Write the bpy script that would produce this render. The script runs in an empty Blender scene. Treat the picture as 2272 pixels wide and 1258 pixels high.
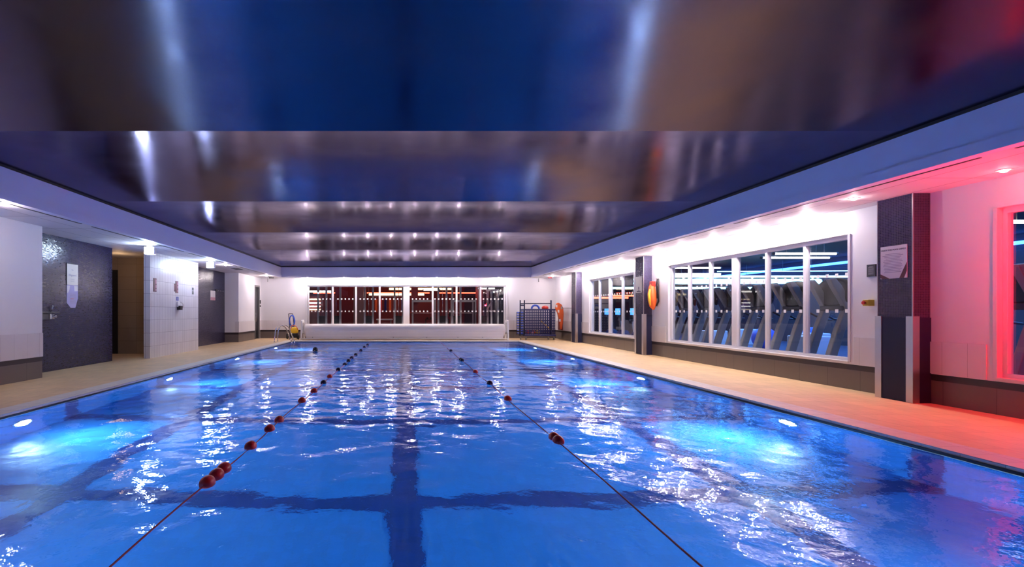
import bpy, bmesh, math, random
import numpy as np
from mathutils import Vector, Matrix
random.seed(7)
S = bpy.context.scene
C = S.collection
PI = math.pi

# ------------------------------------------------------------------ camera, world, exposure
cd = bpy.data.cameras.new('camera'); cam = bpy.data.objects.new('camera', cd); C.objects.link(cam)
cam.location = (0, 0, 1.30); cam.rotation_euler = (PI/2, 0, 0)
cd.sensor_width = 36; cd.lens = 36*1050/2272
cd.shift_x = (1136-899)/2272; cd.shift_y = (692.5-629)/2272
cd.clip_start = .05; cd.clip_end = 200
S.camera = cam
w = bpy.data.worlds.new('world'); S.world = w; w.use_nodes = True
w.node_tree.nodes['Background'].inputs[0].default_value = (.012, .02, .06, 1)
w.node_tree.nodes['Background'].inputs[1].default_value = .3
S.view_settings.view_transform = 'Standard'; S.view_settings.look = 'None'
S.view_settings.gamma = 1; S.view_settings.use_curve_mapping = False
S.view_settings.exposure = 0.0
cy = S.cycles
cy.use_denoising = True; cy.max_bounces = 10; cy.diffuse_bounces = 4; cy.glossy_bounces = 5
cy.transmission_bounces = 8; cy.transparent_max_bounces = 12
cy.sample_clamp_indirect = 40; cy.caustics_reflective = True; cy.caustics_refractive = True; cy.blur_glossy = .5

# light levels
P_SPOT = 17.0      # recessed downlights (W)
P_FAR = 8.0       # downlights over the far window
E_POOL = 260.0
P_POOL = 620.0   # beam of each underwater lamp (W)     # lens radiance of the underwater lamps
E_FLOOD = 120.0
P_RED = 150.0

# main dimensions (metres; deck z = 0, camera looks along +Y)
PX = 5.10; PY0 = 1.2; PY1 = 21.3; WZ = -.05; PD = -1.35
WL = -7.2; WR = 7.5; WF = 23.6; RL = -7.8
BL = -6.0; BR = 6.1; BF = 22.9; SZ = 3.0; CZ = 3.5; YB = -2.2

# ------------------------------------------------------------------ node helpers
def nt(name):
    m = bpy.data.materials.new(name); m.use_nodes = True
    return m, m.node_tree.nodes, m.node_tree.links, m.node_tree.nodes['Principled BSDF']
def mat(name, col, rough=.5, metal=0, bump=0, bscale=40, var=0, vscale=3, spec=.5, coat=0):
    m, N, L, P = nt(name)
    P.inputs['Base Color'].default_value = (*col, 1); P.inputs['Roughness'].default_value = rough
    P.inputs['Metallic'].default_value = metal; P.inputs['Specular IOR Level'].default_value = spec
    P.inputs['Coat Weight'].default_value = coat
    tc = N.new('ShaderNodeTexCoord')
    if var:
        n = N.new('ShaderNodeTexNoise'); n.inputs['Scale'].default_value = vscale; n.inputs['Detail'].default_value = 5
        L.new(tc.outputs['Object'], n.inputs['Vector'])
        r = N.new('ShaderNodeMapRange'); r.inputs[3].default_value = 1-var; r.inputs[4].default_value = 1+var
        L.new(n.outputs[0], r.inputs[0])
        x = N.new('ShaderNodeVectorMath'); x.operation = 'SCALE'; x.inputs[0].default_value = col
        L.new(r.outputs[0], x.inputs['Scale']); L.new(x.outputs[0], P.inputs['Base Color'])
    if bump:
        n = N.new('ShaderNodeTexNoise'); n.inputs['Scale'].default_value = bscale; n.inputs['Detail'].default_value = 3
        L.new(tc.outputs['Object'], n.inputs['Vector'])
        b = N.new('ShaderNodeBump'); b.inputs['Strength'].default_value = bump; b.inputs['Distance'].default_value = .01
        L.new(n.outputs[0], b.inputs['Height']); L.new(b.outputs[0], P.inputs['Normal'])
    return m
def emis(name, col, s):
    m, N, L, P = nt(name)
    P.inputs['Base Color'].default_value = (*col, 1)
    P.inputs['Emission Color'].default_value = (*col, 1); P.inputs['Emission Strength'].default_value = s
    return m
def mth(N, L, op, a, b=None):
    x = N.new('ShaderNodeMath'); x.operation = op
    for i, v in enumerate((a, b)):
        if v is None: continue
        if isinstance(v, (int, float)): x.inputs[i].default_value = v
        else: L.new(v, x.inputs[i])
    return x.outputs[0]
def face_uv(N, L):
    """surface coordinates in metres: (y,z) on x-facing faces, (x,y) on z-facing ones, else (x,z)"""
    tc = N.new('ShaderNodeTexCoord'); g = N.new('ShaderNodeNewGeometry')
    p = N.new('ShaderNodeSeparateXYZ'); n = N.new('ShaderNodeSeparateXYZ')
    L.new(g.outputs['Position'], p.inputs[0]); L.new(g.outputs['True Normal'], n.inputs[0])
    ax = mth(N, L, 'GREATER_THAN', mth(N, L, 'ABSOLUTE', n.outputs[0]), .6)
    az = mth(N, L, 'GREATER_THAN', mth(N, L, 'ABSOLUTE', n.outputs[2]), .6)
    def mix(f, a, b):
        m = N.new('ShaderNodeMix'); L.new(f, m.inputs[0]); L.new(a, m.inputs[2]); L.new(b, m.inputs[3]); return m.outputs[0]
    return mix(ax, p.outputs[0], p.outputs[1]), mix(az, p.outputs[2], p.outputs[1])
def tiled(name, col, grout, sx, sy, g, rough=.2, var=.1, tilt=0, bond=0, offx=0, offy=0, bumpd=.002, spec=.5, noise=0, coat=0):
    m, N, L, P = nt(name)
    u, v = face_uv(N, L)
    u = mth(N, L, 'DIVIDE', mth(N, L, 'ADD', u, offx+100*sx), sx); v = mth(N, L, 'DIVIDE', mth(N, L, 'ADD', v, offy+100*sy), sy)
    fv = mth(N, L, 'FLOOR', v)
    if bond:
        u = mth(N, L, 'ADD', u, mth(N, L, 'MULTIPLY', mth(N, L, 'MODULO', fv, 2), bond))
    fu = mth(N, L, 'FLOOR', u)
    gu = mth(N, L, 'SUBTRACT', u, fu); gv = mth(N, L, 'SUBTRACT', v, fv)
    du = mth(N, L, 'MINIMUM', gu, mth(N, L, 'SUBTRACT', 1, gu)); dv = mth(N, L, 'MINIMUM', gv, mth(N, L, 'SUBTRACT', 1, gv))
    d = mth(N, L, 'MINIMUM', mth(N, L, 'MULTIPLY', du, sx), mth(N, L, 'MULTIPLY', dv, sy))
    r = N.new('ShaderNodeMapRange'); r.inputs[1].default_value = g*.35; r.inputs[2].default_value = g*.65
    L.new(d, r.inputs[0]); msk = r.outputs[0]
    cx = N.new('ShaderNodeCombineXYZ'); L.new(fu, cx.inputs[0]); L.new(fv, cx.inputs[1])
    wn = N.new('ShaderNodeTexWhiteNoise'); L.new(cx.outputs[0], wn.inputs['Vector'])
    k = mth(N, L, 'ADD', mth(N, L, 'MULTIPLY', wn.outputs['Value'], 2*var), 1-var)
    if noise:
        tc = N.new('ShaderNodeTexCoord'); nz = N.new('ShaderNodeTexNoise'); nz.inputs['Scale'].default_value = 6; nz.inputs['Detail'].default_value = 6
        mp = N.new('ShaderNodeMapping'); mp.inputs['Scale'].default_value = (3, .6, 1)
        L.new(tc.outputs['Object'], mp.inputs[0]); L.new(mp.outputs[0], nz.inputs['Vector'])
        k = mth(N, L, 'MULTIPLY', k, mth(N, L, 'ADD', mth(N, L, 'MULTIPLY', nz.outputs[0], 2*noise), 1-noise))
    sc = N.new('ShaderNodeVectorMath'); sc.operation = 'SCALE'; sc.inputs[0].default_value = col; L.new(k, sc.inputs['Scale'])
    mx = N.new('ShaderNodeMix'); mx.data_type = 'RGBA'; L.new(msk, mx.inputs[0])
    mx.inputs[6].default_value = (*grout, 1); L.new(sc.outputs[0], mx.inputs[7]); L.new(mx.outputs[2], P.inputs['Base Color'])
    ro = mth(N, L, 'ADD', mth(N, L, 'MULTIPLY', msk, rough-.7), .7); L.new(ro, P.inputs['Roughness'])
    P.inputs['Specular IOR Level'].default_value = spec; P.inputs['Coat Weight'].default_value = coat
    b = N.new('ShaderNodeBump'); b.inputs['Strength'].default_value = .6; b.inputs['Distance'].default_value = bumpd
    L.new(msk, b.inputs['Height'])
    nrm = b.outputs[0]
    if tilt:
        s = N.new('ShaderNodeVectorMath'); s.operation = 'SUBTRACT'; L.new(wn.outputs['Color'], s.inputs[0]); s.inputs[1].default_value = (.5, .5, .5)
        s2 = N.new('ShaderNodeVectorMath'); s2.operation = 'SCALE'; L.new(s.outputs[0], s2.inputs[0]); s2.inputs['Scale'].default_value = tilt
        a = N.new('ShaderNodeVectorMath'); a.operation = 'ADD'; L.new(nrm, a.inputs[0]); L.new(s2.outputs[0], a.inputs[1])
        nn = N.new('ShaderNodeVectorMath'); nn.operation = 'NORMALIZE'; L.new(a.outputs[0], nn.inputs[0]); nrm = nn.outputs[0]
    L.new(nrm, P.inputs['Normal'])
    return m

# ------------------------------------------------------------------ materials
M = {}
M['paint'] = mat('white_wall_paint', (.78, .76, .78), .55, var=.03, vscale=1.2, bump=.05, bscale=60)
M['wtile'] = tiled('white_ledge_tile', (.72, .68, .70), (.5, .46, .48), .30, .50, .006, rough=.25, var=.03, offy=-.42)
M['btile'] = tiled('brown_grey_skirting_tile', (.155, .125, .115), (.07, .055, .05), .60, .60, .006, rough=.3, var=.06)
M['dstrip'] = mat('dark_strip_tile', (.035, .024, .026), .3)
M['bigtile'] = tiled('large_white_wall_tile', (.74, .71, .71), (.30, .26, .28), .155, .37, .008, rough=.25, var=.05, offy=.03)
M['corr'] = tiled('beige_corridor_tile', (.36, .27, .18), (.2, .15, .1), .60, .40, .008, rough=.3, var=.04)
M['mosaic'] = tiled('blue_violet_mosaic', (.032, .024, .07), (.075, .06, .11), .0237, .0237, .0045, rough=.16, var=.35, tilt=.10)
M['mosaic2'] = tiled('dark_violet_brick_mosaic', (.024, .019, .055), (.055, .045, .09), .045, .0237, .0045, rough=.2, var=.35, tilt=.09, bond=.5)
M['deck'] = tiled('beige_deck_tile', (.74, .52, .27), (.50, .35, .18), .30, .30, .005, rough=.5, var=.06, noise=.16)
M['coping'] = tiled('pale_coping_tile', (.76, .70, .62), (.50, .46, .42), .33, .24, .006, rough=.45, var=.04, offx=.27)
M['pool'] = tiled('blue_pool_tile', (.035, .23, .66), (.03, .18, .5), .10, .10, .004, rough=.3, var=.05)
M['poold'] = tiled('navy_lane_tile', (.018, .055, .26), (.016, .045, .2), .10, .10, .004, rough=.3, var=.1)
M['soffit'] = tiled('white_soffit_tile', (.78, .74, .76), (.22, .18, .2), .60, 1.20, .010, rough=.6, var=.03)
M['bulk'] = mat('pale_lavender_bulkhead', (.74, .72, .90), .5, var=.03, vscale=1)  # bulkhead base colour is a pale lavender, bluer than the walls
M['black'] = mat('black_plastic', (.012, .012, .014), .4)
M['dgrey'] = mat('dark_grey_plastic', (.05, .048, .05), .45, var=.1)
M['warmgrey'] = mat('warm_grey_casting', (.27, .25, .24), .4)
M['shell'] = mat('charcoal_shell', (.022, .02, .02), .35)
M['grey'] = mat('grey_painted_metal', (.20, .19, .19), .35, var=.08)
M['lgrey'] = mat('light_grey_metal', (.42, .41, .42), .35)
M['frame'] = mat('white_window_frame', (.72, .70, .73), .35, var=.02)
M['alu'] = mat('brushed_aluminium', (.55, .50, .50), .35, 1, bump=.05, bscale=200)
M['chrome'] = mat('chrome', (.75, .75, .78), .12, 1)
M['white'] = mat('white_plastic', (.78, .76, .75), .4)
M['cover'] = tiled('white_pool_cover_slats', (.80, .74, .72), (.66, .60, .58), 30, .06, .006, rough=.35, var=.02)
M['navy'] = mat('navy_laminate_panel', (.016, .018, .06), .55, spec=.3)
M['bluep'] = mat('blue_plastic', (.006, .008, .10), .4, var=.1)
M['bluemesh'] = mat('dark_blue_crate_mesh', (.012, .015, .16), .4)
M['hose'] = mat('bright_blue_hose', (.04, .11, .62), .35)
M['orange'] = mat('orange_fabric', (.80, .13, .02), .55, var=.1)
M['yel'] = mat('yellow_fabric', (.95, .62, .03), .5)
M['red'] = mat('red_plastic', (.62, .03, .02), .4, var=.15)
M['dred'] = mat('dark_red_plastic', (.30, .02, .025), .4, var=.2)
M['rope'] = mat('red_rope', (.45, .05, .07), .6)
M['float_red'] = mat('red_float_plastic', (.72, .05, .04), .35, var=.15)
M['float_navy'] = mat('navy_float_plastic', (.015, .015, .06), .35, var=.15)
M['paper'] = mat('printed_white_board', (.78, .74, .74), .4)
M['cream'] = mat('cream_board', (.82, .78, .68), .4)
M['laven'] = mat('lavender_printed_board', (.42, .38, .62), .4)
M['ink'] = mat('dark_ink', (.05, .02, .05), .5)
M['sink'] = mat('soft_grey_ink', (.33, .28, .36), .5)
M['brown'] = mat('brown_band_print', (.13, .035, .04), .5)
M['signblk'] = mat('black_sign_plate', (.03, .025, .035), .35)
M['link'] = mat('pale_ink', (.35, .33, .36), .5)
M['bsign'] = mat('blue_sign_print', (.06, .08, .42), .4)
M['gsign'] = mat('green_grey_plate', (.07, .10, .07), .4)
M['pink'] = mat('pink_print', (.55, .25, .32), .5)
M['yellow'] = mat('yellow_plastic', (.62, .45, .04), .4)
M['skin'] = mat('skin', (.50, .28, .20), .5)
M['hair'] = mat('dark_swim_cap', (.012, .010, .014), .4)
M['gfloor'] = mat('blue_grey_gym_floor', (.10, .12, .20), .35, var=.2, vscale=1)
M['gwall'] = mat('dark_gym_wall', (.05, .045, .055), .7, var=.2, vscale=.6)
M['gred'] = mat('red_gym_wall', (.15, .02, .028), .6)
M['gceil'] = mat('dark_gym_ceiling', (.022, .018, .020), .7)
M['down'] = emis('downlight_lens', (1, .88, .90), 1250)
M['down_left'] = emis('downlight_lens_left', (1, .88, .90), 640)
M['down_dim'] = emis('downlight_lens_dim', (1, .90, .90), 35)
M['uw'] = emis('underwater_lens', (.62, .86, 1), E_POOL)
M['floode'] = emis('cool_flood_lens', (.62, .80, 1), E_FLOOD)
M['tubew'] = emis('white_tube_glow', (1, .95, .88), 8)
M['tubec'] = emis('cyan_strip_glow', (.25, .72, 1), 6)
M['tubeb'] = emis('blue_strip_glow', (.04, .18, 1), 10)
M['tuber'] = emis('red_strip_glow', (1, .10, .05), 7)
M['tubey'] = emis('warm_tube_glow', (1, .80, .45), 4)
M['redlens'] = emis('red_wash_lens', (1, .02, .03), 20)
M['screen'] = emis('blue_screen_glow', (.08, .35, 1), 1.6)

def ceiling_mat():
    m, N, L, P = nt('satin_metallic_stretch_ceiling')
    P.inputs['Metallic'].default_value = 1
    P.inputs['Base Color'].default_value = (.108, .098, .140, 1)
    P.inputs['Roughness'].default_value = .16
    P.inputs['Specular Tint'].default_value = (.72, .66, .78, 1)
    tc = N.new('ShaderNodeTexCoord')
    mp = N.new('ShaderNodeMapping'); mp.inputs['Scale'].default_value = (6, 8, 1)
    n = N.new('ShaderNodeTexNoise'); n.inputs['Scale'].default_value = 9; n.inputs['Detail'].default_value = 6
    L.new(tc.outputs['Object'], mp.inputs[0]); L.new(mp.outputs[0], n.inputs['Vector'])
    b = N.new('ShaderNodeBump'); b.inputs['Strength'].default_value = .06; b.inputs['Distance'].default_value = .002
    L.new(n.outputs[0], b.inputs['Height']); L.new(b.outputs[0], P.inputs['Normal'])
    n2 = N.new('ShaderNodeTexNoise'); n2.inputs['Scale'].default_value = 1.1; n2.inputs['Detail'].default_value = 3
    L.new(tc.outputs['Object'], n2.inputs['Vector'])
    r = N.new('ShaderNodeMapRange'); r.inputs[1].default_value = .3; r.inputs[2].default_value = .7
    r.inputs[3].default_value = .14; r.inputs[4].default_value = .25
    L.new(n2.outputs[0], r.inputs[0]); L.new(r.outputs[0], P.inputs['Roughness'])
    return m
M['ceil'] = ceiling_mat()
def glass_mat():
    m, N, L, P = nt('window_glass'); N.remove(P)
    out = N['Material Output']; t = N.new('ShaderNodeBsdfTransparent'); t.inputs[0].default_value = (.9, .92, .93, 1)
    g = N.new('ShaderNodeBsdfGlossy'); g.inputs['Roughness'].default_value = .01
    lw = N.new('ShaderNodeLayerWeight'); lw.inputs[0].default_value = .5
    f = mth(N, L, 'ADD', mth(N, L, 'MULTIPLY', mth(N, L, 'POWER', lw.outputs['Facing'], 4.0), .85), .07)
    mx = N.new('ShaderNodeMixShader'); L.new(f, mx.inputs[0]); L.new(t.outputs[0], mx.inputs[1]); L.new(g.outputs[0], mx.inputs[2])
    L.new(mx.outputs[0], out.inputs[0]); return m
M['glass'] = glass_mat()
def water_mat():
    m, N, L, P = nt('pool_water'); N.remove(P); out = N['Material Output']
    rf = N.new('ShaderNodeBsdfRefraction'); rf.inputs['Color'].default_value = (.72, .90, 1, 1)
    rf.inputs['IOR'].default_value = 1.333; rf.inputs['Roughness'].default_value = .10
    g = N.new('ShaderNodeBsdfGlossy'); g.inputs['Roughness'].default_value = .025
    f = N.new('ShaderNodeFresnel'); f.inputs[0].default_value = 1.333
    tc = N.new('ShaderNodeTexCoord')
    n = N.new('ShaderNodeTexNoise'); n.inputs['Scale'].default_value = 10; n.inputs['Detail'].default_value = 3
    L.new(tc.outputs['Object'], n.inputs['Vector'])
    b = N.new('ShaderNodeBump'); b.inputs['Strength'].default_value = .6; b.inputs['Distance'].default_value = .0075
    L.new(n.outputs[0], b.inputs['Height'])
    for q in (rf, g, f): L.new(b.outputs[0], q.inputs['Normal'])
    mx = N.new('ShaderNodeMixShader'); L.new(f.outputs[0], mx.inputs[0]); L.new(rf.outputs[0], mx.inputs[1]); L.new(g.outputs[0], mx.inputs[2])
    L.new(mx.outputs[0], out.inputs[0]); return m
M['water'] = water_mat()

# ------------------------------------------------------------------ mesh helpers
def smooth(pts, k=6):
    P = [Vector(p) for p in pts]; out = []
    for i in range(len(P)-1):
        a, b, c, d = P[max(i-1, 0)], P[i], P[i+1], P[min(i+2, len(P)-1)]
        for j in range(k):
            t = j/k; out.append(.5*((2*b)+(c-a)*t+(2*a-5*b+4*c-d)*t*t+(3*b-a-3*c+d)*t**3))
    return out+[P[-1]]
class MB:
    def __init__(s): s.v = []; s.f = []; s.sm = []
    def add(s, vs, fs, smooth=False):
        o = len(s.v); s.v += [tuple(v) for v in vs]
        for f in fs:
            s.f.append(tuple(i+o for i in f)); s.sm.append(smooth)
        return s
    def box(s, x0, x1, y0, y1, z0, z1):
        x0, x1 = sorted((x0, x1)); y0, y1 = sorted((y0, y1)); z0, z1 = sorted((z0, z1))
        return s.add([(x0,y0,z0),(x1,y0,z0),(x1,y1,z0),(x0,y1,z0),(x0,y0,z1),(x1,y0,z1),(x1,y1,z1),(x0,y1,z1)],
              [(3,2,1,0),(4,5,6,7),(0,1,5,4),(1,2,6,5),(2,3,7,6),(3,0,4,7)])
    def cbox(s, c, d, rot=None):
        m = (rot or Matrix.Identity(3)); c = Vector(c); vs = []
        for z in (-1,1):
            for x, y in ((-1,-1),(1,-1),(1,1),(-1,1)):
                vs.append(c + m @ Vector((x*d[0]/2, y*d[1]/2, z*d[2]/2)))
        return s.add(vs, [(3,2,1,0),(4,5,6,7),(0,1,5,4),(1,2,6,5),(2,3,7,6),(3,0,4,7)])
    def tube(s, pts, r, n=10, caps=True, closed=False):
        pts = [Vector(p) for p in pts]; k = len(pts)
        rs = r if isinstance(r, (list, tuple)) else [r]*k
        vs = []; up = None
        for i, p in enumerate(pts):
            a = pts[(i-1) % k] if (i or closed) else p; b = pts[(i+1) % k] if (i < k-1 or closed) else p
            t = (b-a).normalized()
            if up is None:
                up = Vector((0,0,1)) if abs(t.z) < .9 else Vector((1,0,0))
            sd = t.cross(up).normalized(); up = sd.cross(t).normalized()
            for j in range(n):
                an = 2*PI*j/n; vs.append(p + (sd*math.cos(an) + up*math.sin(an))*rs[i])
        fs = []
        for i in range(k if closed else k-1):
            for j in range(n):
                a = i*n+j; b = i*n+(j+1) % n; c = ((i+1) % k)*n+(j+1) % n; d = ((i+1) % k)*n+j
                fs.append((a, b, c, d))
        s.add(vs, fs, True)
        if caps and not closed:
            o = len(s.v)-len(vs)
            s.f.append(tuple(o+j for j in reversed(range(n)))); s.sm.append(False)
            s.f.append(tuple(o+(k-1)*n+j for j in range(n))); s.sm.append(False)
        return s
    def rod(s, a, b, r, n=12): return s.tube([a, b], r, n)
    def lathe(s, c, prof, n=20, axis='z'):
        """prof: (radius, height) pairs about the axis through c"""
        vs = []; k = len(prof)
        for r, h in prof:
            for j in range(n):
                a = 2*PI*j/n; x, y = r*math.cos(a), r*math.sin(a)
                p = {'z': (x, y, h), 'x': (h, x, y), 'y': (y, h, x)}[axis]
                vs.append((c[0]+p[0], c[1]+p[1], c[2]+p[2]))
        fs = [(i*n+j, i*n+(j+1) % n, (i+1)*n+(j+1) % n, (i+1)*n+j) for i in range(k-1) for j in range(n)]
        s.add(vs, fs, True); o = len(s.v)-len(vs)
        if prof[0][0] > 1e-5: s.f.append(tuple(o+j for j in reversed(range(n)))); s.sm.append(False)
        if prof[-1][0] > 1e-5: s.f.append(tuple(o+(k-1)*n+j for j in range(n))); s.sm.append(False)
        return s
    def ball(s, c, r, n=16, m=10):
        rx, ry, rz = r if isinstance(r, (tuple, list)) else (r, r, r)
        vs = []
        for i in range(m+1):
            t = PI*i/m
            for j in range(n):
                a = 2*PI*j/n; vs.append((c[0]+rx*math.sin(t)*math.cos(a), c[1]+ry*math.sin(t)*math.sin(a), c[2]-rz*math.cos(t)))
        return s.add(vs, [(i*n+j, i*n+(j+1) % n, (i+1)*n+(j+1) % n, (i+1)*n+j) for i in range(m) for j in range(n)], True)
    def prism(s, poly, axis, a, b):
        """poly: 2-D outline in the plane normal to axis (y: (x,z); x: (y,z); z: (x,y))"""
        k = len(poly); P = {'y': lambda p, h: (p[0], h, p[1]), 'x': lambda p, h: (h, p[0], p[1]), 'z': lambda p, h: (p[0], p[1], h)}[axis]
        vs = [P(p, a) for p in poly] + [P(p, b) for p in poly]
        return s.add(vs, [tuple(reversed(range(k))), tuple(range(k, 2*k))] + [(i, (i+1) % k, k+(i+1) % k, k+i) for i in range(k)])
    def build(s, name, m, parent=None, bevel=0, world=True):
        me = bpy.data.meshes.new(name)
        off = Vector((0,0,0))
        if parent is not None and world: off = Vector(parent.location); 
        if parent is not None and world and parent.parent is not None: off = off + Vector(parent.parent.location)
        me.from_pydata([tuple(Vector(v)-off) for v in s.v], [], s.f)
        me.polygons.foreach_set('use_smooth', s.sm)
        bm = bmesh.new(); bm.from_mesh(me); bmesh.ops.remove_doubles(bm, verts=bm.verts, dist=1e-6)
        bmesh.ops.recalc_face_normals(bm, faces=bm.faces); bm.to_mesh(me); bm.free(); me.update()
        me.materials.append(M[m] if isinstance(m, str) else m)
        o = bpy.data.objects.new(name, me); C.objects.link(o)
        if parent is not None: o.parent = parent
        if bevel:
            b = o.modifiers.new('bevel', 'BEVEL'); b.width = bevel; b.segments = 2; b.limit_method = 'ANGLE'; b.harden_normals = False
        return o
def tag(o, label, cat, group=None, kind=None):
    o['label'] = label; o['category'] = cat
    if group: o['group'] = group
    if kind: o['kind'] = kind
    return o
def thing(name, label, cat, loc=(0,0,0), rz=0, group=None):
    o = bpy.data.objects.new(name, None); C.objects.link(o); o.location = loc; o.rotation_euler = (0,0,rz)
    o.empty_display_size = .1
    return tag(o, label, cat, group)
def struct(name, mb, m, bevel=0):
    o = mb.build(name, m, None, bevel); o['kind'] = 'structure'; return o
def sgroup(name, loc=(0,0,0)):
    o = bpy.data.objects.new(name, None); C.objects.link(o); o.location = loc; o['kind'] = 'structure'; return o
def dup(root, loc, rz=None, label=None):
    r = root.copy(); C.objects.link(r); r.location = loc
    if rz is not None: r.rotation_euler = (0,0,rz)
    if label: r['label'] = label
    for ch in list(root.children):
        c = ch.copy(); C.objects.link(c); c.parent = r
        for g in list(ch.children):
            d = g.copy(); C.objects.link(d); d.parent = c
    return r
def text_mesh(body, size, origin, right, up, nrm, name, m, parent, align='CENTER', spacing=1.0):
    cu = bpy.data.curves.new(name, 'FONT'); cu.body = body; cu.size = size; cu.align_x = align; cu.extrude = .0008
    cu.space_character = spacing
    t = bpy.data.objects.new('tmp_text', cu); C.objects.link(t)
    dg = bpy.context.evaluated_depsgraph_get(); dg.update()
    me = bpy.data.meshes.new_from_object(t.evaluated_get(dg)); bpy.data.objects.remove(t)
    R, U, Nn = Vector(right), Vector(up), Vector(nrm)
    off = Vector(parent.location) if parent is not None else Vector((0,0,0))
    for v in me.vertices: v.co = Vector(origin) + R*v.co.x + U*v.co.y + Nn*v.co.z - off
    me.materials.clear(); me.materials.append(M[m]); me.name = name
    o = bpy.data.objects.new(name, me); C.objects.link(o)
    if parent is not None: o.parent = parent
    return o
def lamp(kind, name, loc, energy, col, parent, rot=(0,0,0), **k):
    l = bpy.data.lights.new(name, kind); l.energy = energy; l.color = col
    for a, v in k.items(): setattr(l, a, v)
    o = bpy.data.objects.new(name, l); C.objects.link(o); o.rotation_euler = rot
    if parent is not None: o.parent = parent
    o.location = loc
    return o
ORD = ['first','second','third','fourth','fifth','sixth','seventh','eighth','ninth','tenth','eleventh','twelfth']

# ------------------------------------------------------------------ floor, pool basin, coping
CW = .34   # coping width
m = MB()
m.box(-9.6, -PX-CW, YB, WF, -.25, 0); m.box(PX+CW, WR+.2, YB, WF, -.25, 0)
m.box(-PX-CW, PX+CW, PY1+CW, WF, -.25, 0); m.box(-PX-CW, PX+CW, YB, PY0-CW, -.25, 0)
struct('floor', m, 'deck')
m = MB()
for (a, b, c, d) in ((-PX-CW, -PX, PY0-CW, PY1+CW), (PX, PX+CW, PY0-CW, PY1+CW), (-PX, PX, PY1, PY1+CW), (-PX, PX, PY0-CW, PY0)):
    m.box(a, b, c, d, -.12, .004)
struct('trim_1', m, 'coping', bevel=.006)
m = MB()   # slim dark overflow slot between coping and water
t = .014
for (a, b, c, d) in ((-PX, -PX+t, PY0, PY1), (PX-t, PX, PY0, PY1), (-PX, PX, PY1-t, PY1), (-PX, PX, PY0, PY0+t)):
    m.box(a, b, c, d, -.075, -.028)
struct('trim_2', m, 'black')
m = MB()
T = .2
m.box(-PX-T, PX+T, PY0-T, PY1+T, PD-T, PD)
m.box(-PX-T, -PX, PY0-T, PY1+T, PD, -.12); m.box(PX, PX+T, PY0-T, PY1+T, PD, -.12)
m.box(-PX, PX, PY1, PY1+T, PD, -.12); m.box(-PX, PX, PY0-T, PY0, PD, -.12)
struct('pool_basin', m, 'pool')
m = MB()
e = .004
for x in (-3.35, 0, 3.3): m.box(x-.14, x+.14, PY0+.3, PY1-.6, PD, PD+e)
ys = [4.62+2.62*i for i in range(-1, 7)]
for y in ys:
    if y > PY1: continue
    m.box(-PX, PX, y-.14, y+.14, PD+.001, PD+e+.001)
    m.box(-PX, -PX+e, y-.14, y+.14, PD, -.12); m.box(PX-e, PX, y-.14, y+.14, PD, -.12)
struct('pool_lane_marking', m, 'poold')

# ------------------------------------------------------------------ water surface with real waves
def water():
    rng = np.random.RandomState(11)
    xs = np.linspace(-PX+.002, PX-.002, 300)
    ys = [PY0+.002]
    while ys[-1] < PY1-.01: ys.append(ys[-1] + max(.028, .0052*ys[-1]))
    ys = np.array(ys); ys = PY0+.002 + (ys-ys[0])*(PY1-PY0-.004)/(ys[-1]-ys[0])
    X, Y = np.meshgrid(xs, ys)
    H = np.zeros_like(X)
    W = 110
    for i in range(W):
        lam = .18*(2.0/.18)**rng.rand()**1.15
        k = 2*PI/lam; th = rng.rand()*2*PI; ph = rng.rand()*2*PI
        s = .0046 * (1.35 if lam < .7 else .65)
        H += (s/k)*np.cos(k*(X*math.cos(th)+Y*math.sin(th))+ph)
    edge = np.minimum(np.minimum(PX-np.abs(X), Y-PY0), PY1-Y); H *= np.clip(.35+edge/1.0, 0, 1)
    n, k = X.shape
    co = np.stack([X, Y, WZ+H], -1).reshape(-1, 3).astype(np.float32)
    idx = np.arange(n*k).reshape(n, k)
    q = np.stack([idx[:-1,:-1], idx[:-1,1:], idx[1:,1:], idx[1:,:-1]], -1).reshape(-1, 4)
    me = bpy.data.meshes.new('pool_water'); me.vertices.add(len(co)); me.vertices.foreach_set('co', co.ravel())
    me.loops.add(q.size); me.loops.foreach_set('vertex_index', q.ravel().astype(np.int32))
    me.polygons.add(len(q)); me.polygons.foreach_set('loop_start', np.arange(0, q.size, 4, dtype=np.int32))
    me.polygons.foreach_set('use_smooth', np.ones(len(q), bool)); me.update(calc_edges=True)
    me.materials.append(M['water'])
    o = bpy.data.objects.new('pool_water', me); C.objects.link(o)
    tag(o, 'rippling clear blue water filling the indoor swimming pool', 'water', kind='stuff')
water()

# ------------------------------------------------------------------ ceiling, bulkhead, soffit
def vault():
    ed = [-2.2, 2.1, 5.75, 9.4, 13.05, 16.7, 20.35, BF]
    m = MB()
    for a, b in zip(ed[:-1], ed[1:]):
        nx, ny = 60, 26; h = .118*((b-a)/3.65)**2
        vs = []
        for j in range(ny+1):
            v = j/ny
            for i in range(nx+1):
                u = i/nx*2-1
                z = CZ + h*(1-(2*v-1)**2)*(1-abs(u)**5)
                vs.append((BL+(u+1)/2*(BR-BL), a+(b-a)*v, z))
        m.add(vs, [(j*(nx+1)+i, (j+1)*(nx+1)+i, (j+1)*(nx+1)+i+1, j*(nx+1)+i+1) for j in range(ny) for i in range(nx)], True)
    me = bpy.data.meshes.new('ceiling'); me.from_pydata(m.v, [], m.f); me.polygons.foreach_set('use_smooth', m.sm); me.materials.append(M['ceil'])
    o = bpy.data.objects.new('ceiling', me); C.objects.link(o); o['kind'] = 'structure'
vault()
m = MB()
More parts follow.
